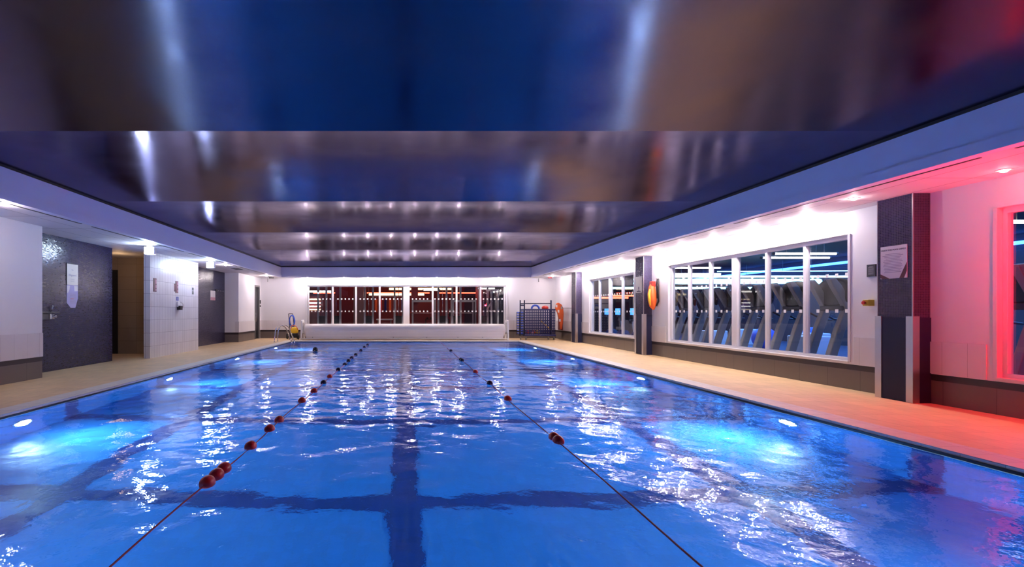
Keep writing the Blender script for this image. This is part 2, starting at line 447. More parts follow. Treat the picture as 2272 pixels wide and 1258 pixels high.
m.box(BL-.18, BL, YB, BF+.18, SZ+.0, CZ+.3); m.box(BR, BR+.18, YB, BF+.18, SZ, CZ+.3); m.box(BL, BR, BF, BF+.18, SZ, CZ+.3)
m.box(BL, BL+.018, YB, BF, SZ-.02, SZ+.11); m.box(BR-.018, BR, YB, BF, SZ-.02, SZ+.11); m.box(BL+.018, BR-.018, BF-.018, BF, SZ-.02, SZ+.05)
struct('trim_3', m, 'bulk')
m = MB()
m.box(BL, BL+.012, YB, BF, CZ-.035, CZ+.02); m.box(BR-.012, BR, YB, BF, CZ-.035, CZ+.02); m.box(BL+.012, BR-.012, BF-.012, BF, CZ-.03, CZ+.02)
struct('trim_4', m, 'black')
m = MB()
m.box(-9.6, BL-.18, YB, WF, SZ, SZ+.1); m.box(BR+.18, WR+.2, YB, WF, SZ, SZ+.1); m.box(BL-.18, BR+.18, BF+.18, WF, SZ, SZ+.1)
struct('soffit', m, 'soffit')
m = MB()
for x in (BL-.24, BR+.21):
    for y in (1.0, 5.2, 9.4, 13.6, 17.8): m.box(x, x+.03, y, y+3.9, SZ-.006, SZ)
struct('trim_5', m, 'dgrey')
m = MB(); m.box(-9.6, 9, YB, WF+.2, 3.95, 4.0); struct('ceiling_slab', m, 'gceil')

# ------------------------------------------------------------------ walls
def wall_band(mb, axis, pos, sgn, a, b, z0, z1, d=0):
    """slab on a wall plane; sgn points into the room; d = how far it stands out"""
    if axis == 'x': mb.box(pos-sgn*.15, pos+sgn*d, a, b, z0, z1)
    else: mb.box(a, b, pos-sgn*.15, pos+sgn*d, z0, z1)
paint, ledge, strip, skirt = MB(), MB(), MB(), MB()
def dressed(axis, pos, sgn, a, b, tall=True, top=SZ):
    wall_band(skirt, axis, pos, sgn, a, b, 0, .33, .0)
    wall_band(strip, axis, pos, sgn, a, b, .33, .42, .0)
    if tall:
        wall_band(ledge, axis, pos, sgn, a, b, .42, .89, .015)
        wall_band(paint, axis, pos, sgn, a, b, .89, top)
# left wall (white stretches)
dressed('x', WL, 1, YB, 9.39); 
dressed('x', WL, 1, 20.45, 22.62); dressed('x', WL, 1, 23.38, WF)
paint.box(WL-.15, WL, 22.62, 23.38, 2.6, SZ)
# pillar face at y=20.45 facing the camera
skirt.box(RL-.1, WL-.15, 20.45, 20.6, 0, .33); strip.box(RL-.1, WL-.15, 20.45, 20.6, .33, .42)
paint.box(RL-.1, WL-.15, 20.45, 20.6, .42, SZ)
paint.box(RL-.1, WL-.15, 9.24, 9.39, 0, SZ)
struct('wall_left', paint, 'paint'); struct('baseboard_left', skirt, 'btile'); struct('trim_6', strip, 'dstrip'); struct('trim_7', ledge, 'wtile')
m = MB(); m.box(RL-.15, RL, 9.24, 12.6, 0, SZ); m.box(RL-.15, RL, 16.35, 20.45, 0, SZ); struct('wall_left_mosaic', m, 'mosaic2')
m = MB(); m.box(-7.33, -7.15, 13.27, 16.35, 0, SZ); m.box(-7.9, -7.33, 16.2, 16.35, 0, SZ); struct('wall_left_tiled', m, 'bigtile')
m = MB(); m.box(-9.6, -7.33, 14.8, 14.95, 0, SZ); m.box(-9.6, -9.45, 12.6, 14.8, 0, SZ); m.box(-9.6, RL-.15, 12.45, 12.6, 0, SZ)
struct('wall_corridor', m, 'corr')
m = MB(); m.box(-9.32, -8.98, 14.77, 14.8, 0, 2.62); struct('door_2', m, 'black')
lamp('POINT', 'corridor_light', (-8.3, 13.7, 2.7), 5, (1, .62, .3), None, shadow_soft_size=.12)

# far wall: window hole x -4.85..4.95, z .46..2.63
paint, ledge, strip, skirt = MB(), MB(), MB(), MB()
fx0, fx1, fz0, fz1 = -4.88, 5.02, .46, 2.63
skirt.box(WL, WR, WF, WF+.15, 0, .33); strip.box(WL, WR, WF, WF+.15, .33, .42)
ledge.box(WL, fx0, WF-.015, WF+.15, .42, .89); ledge.box(fx1, WR, WF-.015, WF+.15, .42, .89)
paint.box(fx0, fx1, WF, WF+.15, .42, fz0)
paint.box(WL, fx0, WF, WF+.15, .89, SZ); paint.box(fx1, WR, WF, WF+.15, .89, SZ); paint.box(fx0, fx1, WF, WF+.15, fz1, SZ)
struct('wall_far', paint, 'paint'); struct('baseboard_far', skirt, 'btile'); struct('trim_8', strip, 'dstrip'); struct('trim_9', ledge, 'wtile')

# right wall with window holes
paint, ledge, strip, skirt = MB(), MB(), MB(), MB()
rz0, rz1 = .46, 2.62
holes = [(2.2, 6.0), (8.0, 13.5), (15.5, 19.3)]
skirt.box(WR, WR+.2, YB, WF, 0, .33); strip.box(WR, WR+.2, YB, WF, .33, .42); paint.box(WR, WR+.2, YB, WF, .42, rz0)
edges = [YB] + [v for h in holes for v in h] + [WF]
for i in range(0, len(edges), 2):
    a, b = edges[i], edges[i+1]
    ledge.box(WR-.015, WR, a + (.0 if i == 0 else .10), b - (.10 if i < 6 else 0), rz0-.03, .88)
    paint.box(WR, WR+.2, a, b, rz0, rz1)
paint.box(WR, WR+.2, YB, WF, rz1, SZ)
struct('wall_right', paint, 'paint'); struct('baseboard_right', skirt, 'btile'); struct('trim_10', strip, 'dstrip'); struct('trim_11', ledge, 'wtile')
m = MB(); m.box(-9.6, WR+.2, YB-.15, YB, 0, 3.95); struct('wall_back', m, 'gwall')

# ------------------------------------------------------------------ windows
def side_window(name, y0, y1, posts, thick):
    r = sgroup(name, (WR+.1, (y0+y1)/2, rz0)); x = WR+.1; fw = .06
    f = MB()
    f.box(x-.04, x+.04, y0, y1, rz0, rz0+fw); f.box(x-.04, x+.04, y0, y1, rz1-.07, rz1)
    f.box(x-.04, x+.04, y0, y0+fw, rz0+fw, rz1-.07); f.box(x-.04, x+.04, y1-fw, y1, rz0+fw, rz1-.07)
    f.build('window_frame', 'frame', r, bevel=.006)
    for p in posts:
        h = .085 if p in thick else .03
        MB().box(x-.045, x+.045, p-h, p+h, rz0+fw, rz1-.07).build('mullion', 'frame', r, bevel=.006)
    g = MB(); g.add([(x+.01, y0+fw, rz0+fw), (x+.01, y1-fw, rz0+fw), (x+.01, y1-fw, rz1-.07), (x+.01, y0+fw, rz1-.07)], [(0,1,2,3)])
    g.build('pane', 'glass', r)
    d = MB(); y = y0+.15
    while y < y1-.1:
        if all(abs(y-p) > .12 for p in posts):
            for z in (1.32, 1.95): d.box(x+.004, x+.008, y-.03, y+.03, z-.03, z+.03)
        y += .19
    d.build('glass_marking', 'white', r)
    s = MB(); s.box(WR-.02, x-.04, y0, y1, rz0-.012, rz0+.012); s.build('window_sill', 'frame', r, bevel=.004)
    v = MB(); v.box(WR-.012, WR+.06, y1-.012, y1+.035, rz0, rz1); v.box(WR-.012, WR+.06, y0-.035, y0+.012, rz0, rz1)
    v.build('window_casing', 'frame', r, bevel=.004)
side_window('window_1', 8.0, 13.5, [12.62, 11.75, 10.87, 9.91, 8.96], [10.87])
side_window('window_2', 15.5, 19.3, [18.45, 17.5, 16.5], [17.5])
side_window('window_3', 2.2, 6.0, [4.1], [])
r = sgroup('window_4', (0, WF+.1, fz0)); y = WF+.1
f = MB(); f.box(fx0, fx1, y-.04, y+.04, fz0, fz0+.10); f.box(fx0, fx1, y-.04, y+.04, fz1-.06, fz1)
f.box(fx0, fx0+.08, y-.04, y+.04, fz0+.1, fz1-.06); f.box(fx1-.08, fx1, y-.04, y+.04, fz0+.1, fz1-.06)
f.build('window_frame', 'frame', r, bevel=.006)
fposts = [(x-899)*.02257 for x in (738.5, 790, 842.5, 901.8, 960, 1013, 1066)]
for i, p in enumerate(fposts):
    h = .155 if i == 3 else .042
    MB().box(p-h, p+h, y-.045, y+.045, fz0+.1, fz1-.06).build('mullion', 'frame', r, bevel=.006)
g = MB(); g.add([(fx0+.08, y+.01, fz0+.1), (fx1-.08, y+.01, fz0+.1), (fx1-.08, y+.01, fz1-.06), (fx0+.08, y+.01, fz1-.06)], [(3,2,1,0)])
g.build('pane', 'glass', r)
d = MB(); x = fx0+.2
while x < fx1-.1:
    if all(abs(x-p) > (.2 if i == 3 else .08) for i, p in enumerate(fposts)):
        for z in (1.34, 1.96): d.box(x-.035, x+.035, y+.002, y+.006, z-.035, z+.035)
    x += .187
d.build('glass_marking', 'white', r)
MB().box(fx0-.06, fx1+.06, WF-.03, y-.04, fz0-.015, fz0+.015).build('window_sill', 'frame', r)
v = MB(); v.box(fx0-.10, fx0, WF-.02, WF+.06, fz0, fz1+.03); v.box(fx1, fx1+.10, WF-.02, WF+.06, fz0, fz1+.03)
v.build('window_casing', 'frame', r, bevel=.004)

# door at far end of left wall
r = sgroup('door_1', (WL, 23.0, 0))
f = MB(); f.box(WL-.12, WL+.02, 22.62, 22.69, 0, 2.6); f.box(WL-.12, WL+.02, 23.31, 23.38, 0, 2.6); f.box(WL-.12, WL+.02, 22.69, 23.31, 2.53, 2.6)
f.build('door_frame', 'grey', r)
lf = MB().box(WL-.09, WL-.04, 22.69, 23.31, .005, 2.53).build('door_leaf', 'black', r)
MB().box(WL-.04, WL-.032, 22.80, 23.2, 1.0, 2.3).build('door_glass', 'dgrey', r)
h = MB(); h.tube([(WL-.04, 22.76, 1.25), (WL+.02, 22.76, 1.25), (WL+.02, 22.76, .85), (WL-.04, 22.76, .85)], .012); h.build('door_handle', 'chrome', r)

# ------------------------------------------------------------------ columns on the right wall
def column(name, y0, y1, label):
    X = 7.25
    r = thing(name, label, 'column', (X+.12, (y0+y1)/2, 0), group='mosaic columns along the right wall')
    MB().box(X, WR, y0, y1, 1.22, SZ).build('mosaic_shaft', 'mosaic', r)
    MB().box(X-.012, WR, y0-.012, y1+.012, 0, 1.22).build('kick_panel', 'navy', r)
    for yy, s in ((y0, -1), (y1, 1)):
        g = MB(); q = yy+s*.012
        g.prism([(X-.022, q+s*.010), (X+.075, q+s*.010), (X+.075, q), (X-.012, q), (X-.012, q-s*.085), (X-.022, q-s*.085)], 'z', .0, 1.24)
        g.build('corner_guard', 'alu', r)
    t = MB(); t.box(X-.006, X+.006, y0-.006, y0+.006, 1.24, SZ); t.box(X-.006, X+.006, y1-.006, y1+.006, 1.24, SZ)
    t.build('edge_trim', 'alu', r)
column('mosaic_column', 6.76, 7.26, 'nearest mosaic column, carrying the ENJOY THE POOL poster above navy panel')
column('mosaic_column', 14.39, 14.89, 'middle mosaic column with white sign, beside the orange rescue bag')
column('mosaic_column', 20.1, 20.6, 'farthest mosaic column, no sign, near the blue crate trolley')

# ------------------------------------------------------------------ downlights and floods
def make_downlight(loc, power, label, group, lens='down', col=(1, .86, .88)):
    r = thing('downlight', label, 'light', loc, group=group)
    b = MB(); b.lathe(loc, [(.045, -.006), (.070, -.008), (.075, -.002), (.075, 0)], 20); b.build('bezel', 'white', r)
    l = MB(); l.lathe(loc, [(.0001, -.034), (.02, -.030), (.036, -.018), (.044, -.004), (.044, -.001)], 20); l.build('lens', lens, r)
    lamp('POINT', 'lamp', (0, 0, -.075), power, col, r, shadow_soft_size=.03)
    return r
first = {}
def downs(pts, power, where, group, near='from the left'):
    base = None; n = len(pts)
    for i, p in enumerate(pts):
        lab = f'recessed round downlight, {ORD[i]} {near}, {where}'
        if base is None: base = make_downlight(p, power, lab, group)
        else: dup(base, p, label=lab)
xs = [-4.8, -3.0, -1.83, -.70, .47, 1.55, 2.62, 4.6]
downs([(x, 23.25, SZ) for x in xs], P_FAR, 'in the soffit above the far window', 'downlights over the far window')
downs([(7.29, y, SZ) for y in (8.6, 9.9, 11.2, 12.5, 13.7)], P_SPOT*1.25, 'in the soffit over the long gym window', 'downlights over the long gym window', 'counting from the camera')
downs([(7.29, y, SZ) for y in (16.0, 17.2, 18.4, 19.5)], P_SPOT, 'in the soffit over the four-pane gym window', 'downlights over the four-pane gym window', 'counting from the camera')
make_downlight((6.70, 7.07, SZ), P_SPOT*.10, 'oval-looking downlight just left of the nearest mosaic column', 'right soffit downlights', 'down_dim')
make_downlight((7.15, 5.65, SZ), P_SPOT*.015, 'small bright downlight in the red-lit soffit at right', 'right soffit downlights', 'down_dim')
make_downlight((6.95, 22.3, SZ), P_SPOT*.5, 'downlight above the blue crate trolley in the far right corner', 'right soffit downlights', 'down_left')
make_downlight((-6.30, 7.45, SZ), P_SPOT*.4, 'bright downlight at the left edge above the white wall', 'left soffit downlights', 'down_left')
make_downlight((-6.45, 17.0, SZ), P_SPOT*1.0, 'bright downlight left soffit, just beyond the second cool flood lamp', 'left soffit downlights', 'down_left')
make_downlight((-6.45, 22.0, SZ), P_SPOT*.8, 'downlight over the far left doorway corner', 'left soffit downlights', 'down_left')

def flood(loc, label):
    r = thing('flood_light', label, 'light', loc, group='cool flood lamps under left soffit')
    x, y, z = loc
    MB().box(x-.05, x+.05, y-.05, y+.05, z+.075, SZ).build('bracket', 'white', r)
    MB().box(x-.13, x+.13, y-.04, y+.10, z-.11, z+.08).build('housing', 'white', r, bevel=.02)
    e = MB(); e.box(x-.115, x+.115, y-.048, y-.04, z-.10, z+.07); e.build('lens', 'floode', r)
    lamp('POINT', 'lamp', (.0, .02, -.16), 24, (.45, .58, 1), r, shadow_soft_size=.05)
flood((-6.5, 12.04, 2.88), 'glaring cool flood lamp by the dark corridor opening')
flood((-6.5, 15.8, 2.89), 'glaring cool flood lamp beyond the white tiled wall')

# underwater lamps
def uw(x, y, label, base=None):
    s = 1 if x < 0 else -1
    if base is not None: return dup(base, (x, y, -.68), label=label)
    r = thing('underwater_light', label, 'light', (x, y, -.68), group='underwater lamps, left pool wall' if x < 0 else 'underwater lamps, right pool wall')
    b = MB(); b.lathe((x, y, -.68), [(.15, 0), (.17, s*.012), (.165, s*.02), (.13, s*.03), (.128, s*.018)], 24, 'x'); b.build('bezel', 'chrome', r)
    l = MB(); l.lathe((x, y, -.68), [(.0001, s*.045), (.06, s*.042), (.11, s*.03), (.125, s*.018)], 24, 'x'); l.build('lens', 'uw', r)
    lamp('SPOT', 'lamp', (s*.06, 0, 0), P_POOL, (.62, .86, 1), r, rot=(0, -s*PI/2*.97, 0), spot_size=math.radians(125), spot_blend=.9, shadow_soft_size=.10)
    return r
for side, sx in (('left', -PX), ('right', PX)):
    b = None
    for i, y in enumerate((2.2, 6.3, 10.2, 14.3, 18.5)):
        nm = ('nearest', 'second nearest', 'third nearest', 'fourth', 'farthest')[i]
        o = uw(sx, y, f'{nm} glowing underwater lamp on the {side} pool wall', b)
        if b is None: b = o

# red wash lamp on the right wall, outside the picture to the right
r = thing('red_wash_light', 'red wash lamp hung from the right soffit over the deck', 'light', (7.30, 4.85, 2.0))
MB().box(7.34, 7.38, 4.83, 4.87, 2.12, SZ).build('bracket', 'black', r)
MB().box(7.30, 7.42, 4.65, 5.05, 1.88, 2.12).build('housing', 'black', r, bevel=.01)
MB().box(7.295, 7.30, 4.68, 5.02, 1.91, 2.09).build('lens', 'redlens', r)
lamp('POINT', 'lamp', (-.09, .1, -.1), P_RED, (1, .016, .03), r, shadow_soft_size=.08)

# ------------------------------------------------------------------ lane ropes
def lane_rope(x, ys, zs, label):
    r = thing('lane_rope', label, 'lane rope', (x, PY1, 0), group='lane ropes across the pool')
    pts = []; y = PY0
    while y < PY1+.001:
        pts.append((x+.012*math.sin(y*1.7), min(y, PY1-.02), WZ+.006+.006*math.sin(y*2.3))); y += .3
    MB().tube(pts, .006, 8).build('rope', 'rope', r)
    for y, c in zip(ys, zs):
        xx = x+.012*math.sin(y*1.7)
        m = MB(); m.lathe((xx, y, WZ+.012), [(.012, -.065), (.040, -.060), (.055, -.03), (.057, 0), (.055, .03), (.040, .060), (.012, .065)], 16, 'y')
        m.build('float', c, r)
yl = [765.5, 771, 778, 788, 795, 802, 810, 821.5, 837.6, 851, 870, 891.5, 935, 955, 993.6, 1044, 1058, 1075]
Yl = [1417.5/(v-692.5) for v in yl]
cl = ['float_navy']*8 + ['float_red', 'float_navy', 'float_red'] + ['float_red']*7
lane_rope(-1.55, Yl, cl, 'left lane rope, red line with many red and dark floats')
yr = [779, 798.5, 800.5, 826.5, 852, 887.4, 973.6, 981]
lane_rope(1.58, [1417.5/(v-692.5) for v in yr], ['float_navy']*3 + ['float_red', 'float_navy', 'float_red', 'float_red', 'float_red'], 'right lane rope, thin red line with few floats')

# ------------------------------------------------------------------ swimmer
def swimmer():
    r = thing('person', 'person swimming with only a dark-capped head above water, far left lane', 'person', (-3.1, 16.3, WZ))
    pts = {'pelvis': (0, .75, -.30), 'waist': (0, .52, -.25), 'chest': (0, .28, -.17), 'neck0': (0, .12, -.10), 'neck1': (0, .05, -.04), 'head': (0, 0, .04), 'crown': (0, -.005, .105),
           'shL': (-.18, .16, -.12), 'elL': (-.36, .0, -.22), 'wrL': (-.46, -.22, -.20), 'haL': (-.48, -.32, -.19),
           'shR': (.18, .16, -.12), 'elR': (.36, .0, -.22), 'wrR': (.46, -.22, -.20), 'haR': (.48, -.32, -.19),
           'hiL': (-.10, .80, -.32), 'knL': (-.20, 1.18, -.42), 'anL': (-.16, 1.55, -.36), 'toL': (-.20, 1.72, -.34),
           'hiR': (.10, .80, -.32), 'knR': (.20, 1.18, -.42), 'anR': (.16, 1.55, -.36), 'toR': (.20, 1.72, -.34)}
    rad = {'pelvis': .13, 'waist': .12, 'chest': .14, 'neck0': .065, 'neck1': .055, 'head': .080, 'crown': .055, 'sh': .055, 'el': .042, 'wr': .028, 'ha': .030, 'hi': .085, 'kn': .055, 'an': .036, 'to': .025}
    ed = [('pelvis','waist'),('waist','chest'),('chest','neck0'),('neck0','neck1'),('neck1','head'),('head','crown')]
    for s in 'LR': ed += [('chest','sh'+s),('sh'+s,'el'+s),('el'+s,'wr'+s),('wr'+s,'ha'+s),('pelvis','hi'+s),('hi'+s,'kn'+s),('kn'+s,'an'+s),('an'+s,'to'+s)]
    # five fingers per hand
    for s, sg in (('L', -1), ('R', 1)):
        hx, hy, hz = pts['ha'+s]
        for q in range(5):
            dx = (q-2)*.017; ln = (.045, .07, .08, .07, .055)[q]
            pts[f'f{s}{q}'] = (hx+dx, hy-.02-ln, hz-.01); rad[f'f{s}{q}'] = .0085
            ed.append(('ha'+s, f'f{s}{q}'))
    keys = list(pts); me = bpy.data.meshes.new('body')
    me.from_pydata([pts[k] for k in keys], [(keys.index(a), keys.index(b)) for a, b in ed], [])
    me.materials.append(M['skin'])
    o = bpy.data.objects.new('body', me); C.objects.link(o); o.parent = r
    o.modifiers.new('skin', 'SKIN')
    for i, k in enumerate(keys):
        v = rad.get(k, rad.get(k[:2], .03)); me.skin_vertices[0].data[i].radius = (v, v)
    me.skin_vertices[0].data[0].use_root = True
    sb = o.modifiers.new('sub', 'SUBSURF'); sb.levels = 1; sb.render_levels = 2
    h = MB(); h.ball((0, .012, .062), (.088, .102, .088), 18, 12); h.build('swim_cap', 'hair', r, world=False)
    MB().ball((0, -.085, .028), (.012, .02, .018), 8, 6).build('nose', 'skin', r, world=False)
    for q in (-.085, .085): MB().ball((q, .01, .03), (.012, .018, .028), 8, 6).build('ear', 'skin', r, world=False)
    g = MB(); g.ball((-.032, -.078, .048), (.024, .014, .013), 8, 6); g.ball((.032, -.078, .048), (.024, .014, .013), 8, 6); g.rod((-.03, -.085, .048), (.03, -.085, .048), .006, 6); g.build('goggles', 'black', r, world=False)
    MB().ball((0, -.078, -.008), (.022, .010, .006), 8, 6).build('mouth', 'pink', r, world=False)
swimmer()

# ------------------------------------------------------------------ pool ladder
r = thing('pool_ladder', 'chrome pool ladder with two curved handrails at far left corner', 'ladder', (-5.35, 20.8, 0))
for y in (20.55, 21.05):
    pts = [(-5.68, y, 0), (-5.66, y, .35), (-5.62, y, .55), (-5.52, y, .67), (-5.38, y, .71), (-5.24, y, .66), (-5.14, y, .52), (-4.98, y, .12), (-4.92, y, -.05), (-4.90, y, -.3), (-4.90, y, -1.1)]
    MB().tube(smooth(pts), .021, 12).build('handrail', 'chrome', r)
    MB().lathe((-5.68, y, 0), [(.05, .001), (.05, .01), (.025, .03)], 16).build('foot_flange', 'chrome', r)
for z in (-.35, -.65, -.95): MB().box(-4.94, -4.86, 20.55, 21.05, z-.015, z+.015).build('rung', 'chrome', r)

# ------------------------------------------------------------------ rolled pool cover
r = thing('pool_cover_reel', 'long rolled white pool cover on its reel below the far window', 'pool cover reel', (0, 22.3, 0))
rx0, rx1, ry = -4.72, 4.68, 22.35
m = MB(); prof = []
for h, rr in ((rx0, .25), (rx0+.02, .30), (rx0+.4, .305), (rx1-.4, .305), (rx1-.02, .30), (rx1, .25)): prof.append((rr, h))
m.lathe((0, ry, .44), prof, 48, 'x'); m.build('cover_roll', 'cover', r)
m = MB(); m.prism([(ry-.30, .44), (ry-.295, .05), (ry-.27, .05), (ry-.27, .44)], 'x', rx0+.1, rx1-.1); ap = m.build('hanging_cover', 'cover', r)
MB().box(rx0-.1, rx1+.1, ry-.36, ry-.30, .03, .09).build('base_rail', 'white', r, bevel=.01)
for x in (-4.3, -2.5, -.55, 1.0, 2.45, 3.6): MB().lathe((x, ry-.365, .13), [(.018, 0), (.018, -.012)], 10, 'y').build('rail_knob', 'grey', ap)
for x, sg in ((rx0-.12, -1), (rx1+.12, 1)):
    e = MB()
    e.prism([(ry-.34, 0), (ry-.26, 0), (ry-.16, .80), (ry+.16, .80), (ry+.26, 0), (ry+.34, 0), (ry+.22, .88), (ry+.12, .93), (ry-.12, .93), (ry-.22, .88)], 'x', x-.04, x+.04)
    e.box(x-.04, x+.04, ry-.30, ry+.30, .28, .34); e.build('end_frame', 'white', r, bevel=.008)
    MB().rod((x-sg*.20, ry, .44), (x+sg*.05, ry, .44), .045, 14).build('axle', 'white', r)
    MB().box(x-.03, x+.03, ry-.04, ry+.04, .34, .80).build('bearing_post', 'white', r, bevel=.005)

# ------------------------------------------------------------------ pool cleaner caddy with blue cable and orange cleaner
r = thing('pool_cleaner_caddy', 'black wheeled caddy holding a coiled blue cable, by the ladder', 'caddy', (-5.45, 22.9, 0))
cx, cyy = -5.45, 22.9
m = MB(); m.rod((cx-.14, cyy+.1, .12), (cx-.22, cyy+.12, 1.22), .018); m.rod((cx+.10, cyy+.1, .12), (cx-.02, cyy+.12, 1.22), .018)
m.rod((cx-.22, cyy+.12, 1.22), (cx-.02, cyy+.12, 1.22), .018); m.rod((cx-.2, cyy+.1, .6), (cx+.06, cyy+.1, .6), .012); m.box(cx-.25, cx+.2, cyy-.25, cyy+.15, .10, .15)
m.build('frame', 'black', r)
for s in (-.27, .22): MB().lathe((cx+s, cyy+.08, .14), [(.05, -.03), (.14, -.03), (.14, .03), (.05, .03)], 24, 'x').build('wheel', 'black', r)
r = thing('cable_coil', 'blue floating cable coiled over the caddy handle', 'cable', (cx-.02, cyy, .85))
m = MB()
for k in range(9):
    a = .11+.012*(k % 3); pts = []; tl = random.uniform(-.25, .25)
    for i in range(20):
        t = 2*PI*i/20; pts.append((cx-.02+a*math.cos(t)+.05*math.sin(t)*tl, cyy-.02+.018*(k-4), .88+(.24+.015*(k % 4))*math.sin(t)))
    m.tube(pts, .014, 6, closed=True)
m.build('loops', 'hose', r)
cyy -= .16
r = thing('pool_cleaner', 'orange and black robotic pool cleaner leaning at the caddy foot', 'pool cleaner', (cx+.22, cyy-.25, .0))
m = MB(); m.ball((cx+.20, cyy-.28, .42), (.19, .12, .18), 16, 10); m.build('body', 'yel', r, bevel=0)
m = MB(); m.box(cx+.02, cx+.36, cyy-.38, cyy-.18, .10, .30); m.build('brush_housing', 'black', r, bevel=.03)
m = MB(); m.tube(smooth([(cx+.02, cyy-.30, .45), (cx+.10, cyy-.36, .66), (cx+.30, cyy-.36, .62), (cx+.38, cyy-.30, .40)]), .018, 8); m.build('carry_handle', 'orange', r)
for s in (-.2, .2): MB().lathe((cx+.19+s, cyy-.28, .12), [(.04, -.025), (.12, -.025), (.12, .025), (.04, .025)], 18, 'x').build('track_wheel', 'black', r)

# ------------------------------------------------------------------ blue crate trolley and its load
bx0, bx1, by0, by1 = 5.36, 7.02, 22.15, 22.75
r = thing('crate_trolley', 'dark blue mesh crate trolley on castors in the far right corner', 'trolley', ((bx0+bx1)/2, 22.45, 0))
b0 = bx0+.22
m = MB()
for yy in (by0, by1):
    z = .26
    while z <= 1.40: m.box(b0, bx1, yy-.008, yy+.008, z, z+.035); z += .125
    x = b0
    while x <= bx1: m.box(x, x+.032, yy-.008, yy+.008, .22, 1.42); x += .105
for xx in (b0, bx1):
    z = .26
    while z <= 1.40: m.box(xx-.006, xx+.006, by0, by1, z, z+.022); z += .125
    y = by0
    while y <= by1: m.box(xx-.006, xx+.006, y, y+.02, .22, 1.42); y += .12
m.build('mesh_side', 'bluep', r)
MB().box(b0-.02, bx1+.03, by0-.03, by1+.03, .18, .25).build('base_tray', 'bluep', r, bevel=.01)
m = MB(); m.box(b0-.02, bx1+.02, by0-.02, by0+.02, 1.38, 1.45); m.box(b0-.02, bx1+.02, by1-.02, by1+.02, 1.38, 1.45); m.box(b0-.02, b0+.02, by0, by1, 1.38, 1.45); m.box(bx1-.02, bx1+.02, by0, by1, 1.38, 1.45)
m.build('top_rim', 'bluep', r)
for x, y in ((bx0+.03, by0+.02), (b0, by0-.0), (bx1-.2, by0), (bx1, by1)):
    MB().rod((x, y, .2), (x, y, 1.86), .03, 10).build('post', 'navy', r)
m = MB(); m.rod((bx0+.03, by0+.02, 1.70), (bx1-.2, by0+.02, 1.70), .02); m.rod((bx0+.03, by0+.02, 1.62), (b0, by0, 1.62), .03); m.build('cross_bar', 'navy', r)
for x, y in ((bx0+.05, by0+.04), (bx0+.30, by0+.02), (bx1-.30, by0+.05), (bx1-.05, by0+.05)):
    w_ = MB().rod((x-.02, y, .07), (x+.02, y, .07), .07, 18).build('castor', 'grey', r)
base = None
for i in range(9):
    z = .28+i*.122
    lab = f'blue foam kickboard, {ORD[i]} from the bottom of the rack beside the crate'
    if base is None:
        base = tag(MB().box(-.10, .10, -.22, .22, 0, .05).build('kickboard', 'hose', None, bevel=.012), lab, 'kickboard', 'kickboards racked beside the crate'); base.location = (bx0+.09, 22.44, z)
    else: dup(base, (bx0+.09, 22.44, z), label=lab)
rt = bpy.data.objects['crate_trolley']
for ya in (by0+.04, by1-.06):
    m = MB(); m.box(bx0-.02, bx0, ya, ya+.02, .2, 1.3)
    for i in range(9):
        z = .265+i*.122; m.box(bx0-.02, b0-.03, ya, ya+.02, z-.01, z+.01)
    m.build('shelf_rail', 'navy', rt)
# toys inside
toys = [((5.80, 22.4, .62), .10, 'red', 'red play ball low inside the blue crate'), ((5.97, 22.32, .60), .08, 'pink', 'pink play ball beside the red one in the crate'),
        ((6.25, 22.35, .72), .10, 'yel', 'yellow ball at the middle of the crate'), ((6.12, 22.55, .70), .09, 'orange', 'orange ball behind the yellow one in the crate'), ((5.70, 22.62, .42), .085, 'white', 'white ball at the lower left of the crate')]
for c, rr, mm, lab in toys:
    o = MB(); o.ball((0,0,0), rr); o = o.build('play_ball', mm); o.location = (c[0], c[1], rr+.25 + (c[2]-.42)*.0); tag(o, lab, 'ball', 'play balls in the crate')
m = MB()
for i in range(16):
    t = i/15; m.lathe((6.38+.42*t, 22.27+.05*math.sin(6*t), .92-.42*t), [(.01, -.02), (.032, 0), (.01, .02)], 8, 'x')
m.tube([(6.36, 22.27, .93), (6.82, 22.27, .48)], .006, 6)
tag(m.build('bead_string', 'yel'), 'string of yellow floats slanting down inside the crate front', 'float string')
o = MB(); o.tube(smooth([(5.98, 22.4, 1.46), (6.03, 22.4, 1.57), (6.15, 22.4, 1.62), (6.28, 22.4, 1.58), (6.35, 22.4, 1.46)]), .045, 12)
tag(o.build('foam_ring', 'hose'), 'blue foam ring arching out of the crate top', 'foam ring')
o = MB(); o.ball((6.62, 22.4, 1.50), (.16, .14, .11)); tag(o.build('swim_float_bag', 'red'), 'red lump of swim floats on the crate top', 'floats')
o = thing('life_vest', 'orange buoyancy vest with white patches hanging at crate right side', 'vest', (7.15, 22.0, .7))
m = MB(); pr = [(7.02, 1.70), (7.12, 1.74), (7.26, 1.66), (7.34, 1.50), (7.36, 1.2), (7.33, .8), (7.28, .50), (7.20, .50), (7.16, .9), (7.08, 1.25), (6.98, 1.48)]
m.prism(pr, 'y', 21.95, 22.08); m.build('vest_body', 'orange', o, bevel=.03)
for (x, z) in ((7.02, 1.58), (7.11, 1.34), (7.17, .92), (7.26, 1.5)): MB().box(x-.035, x+.035, 21.935, 21.952, z-.06, z+.06).build('reflective_patch', 'white', o)
o = thing('life_vest', 'dark red vest hanging in shadow behind the orange one', 'vest', (7.40, 22.6, .7))
MB().prism([(22.4, .45), (22.45, 1.34), (22.6, 1.44), (22.75, 1.30), (22.85, .45)], 'x', 7.36, 7.46).build('vest_body', 'dred', o, bevel=.02)
o = thing('reach_pole', 'grey rescue pole held level on the right wall near the crate', 'pole', (7.42, 22, 1.5))
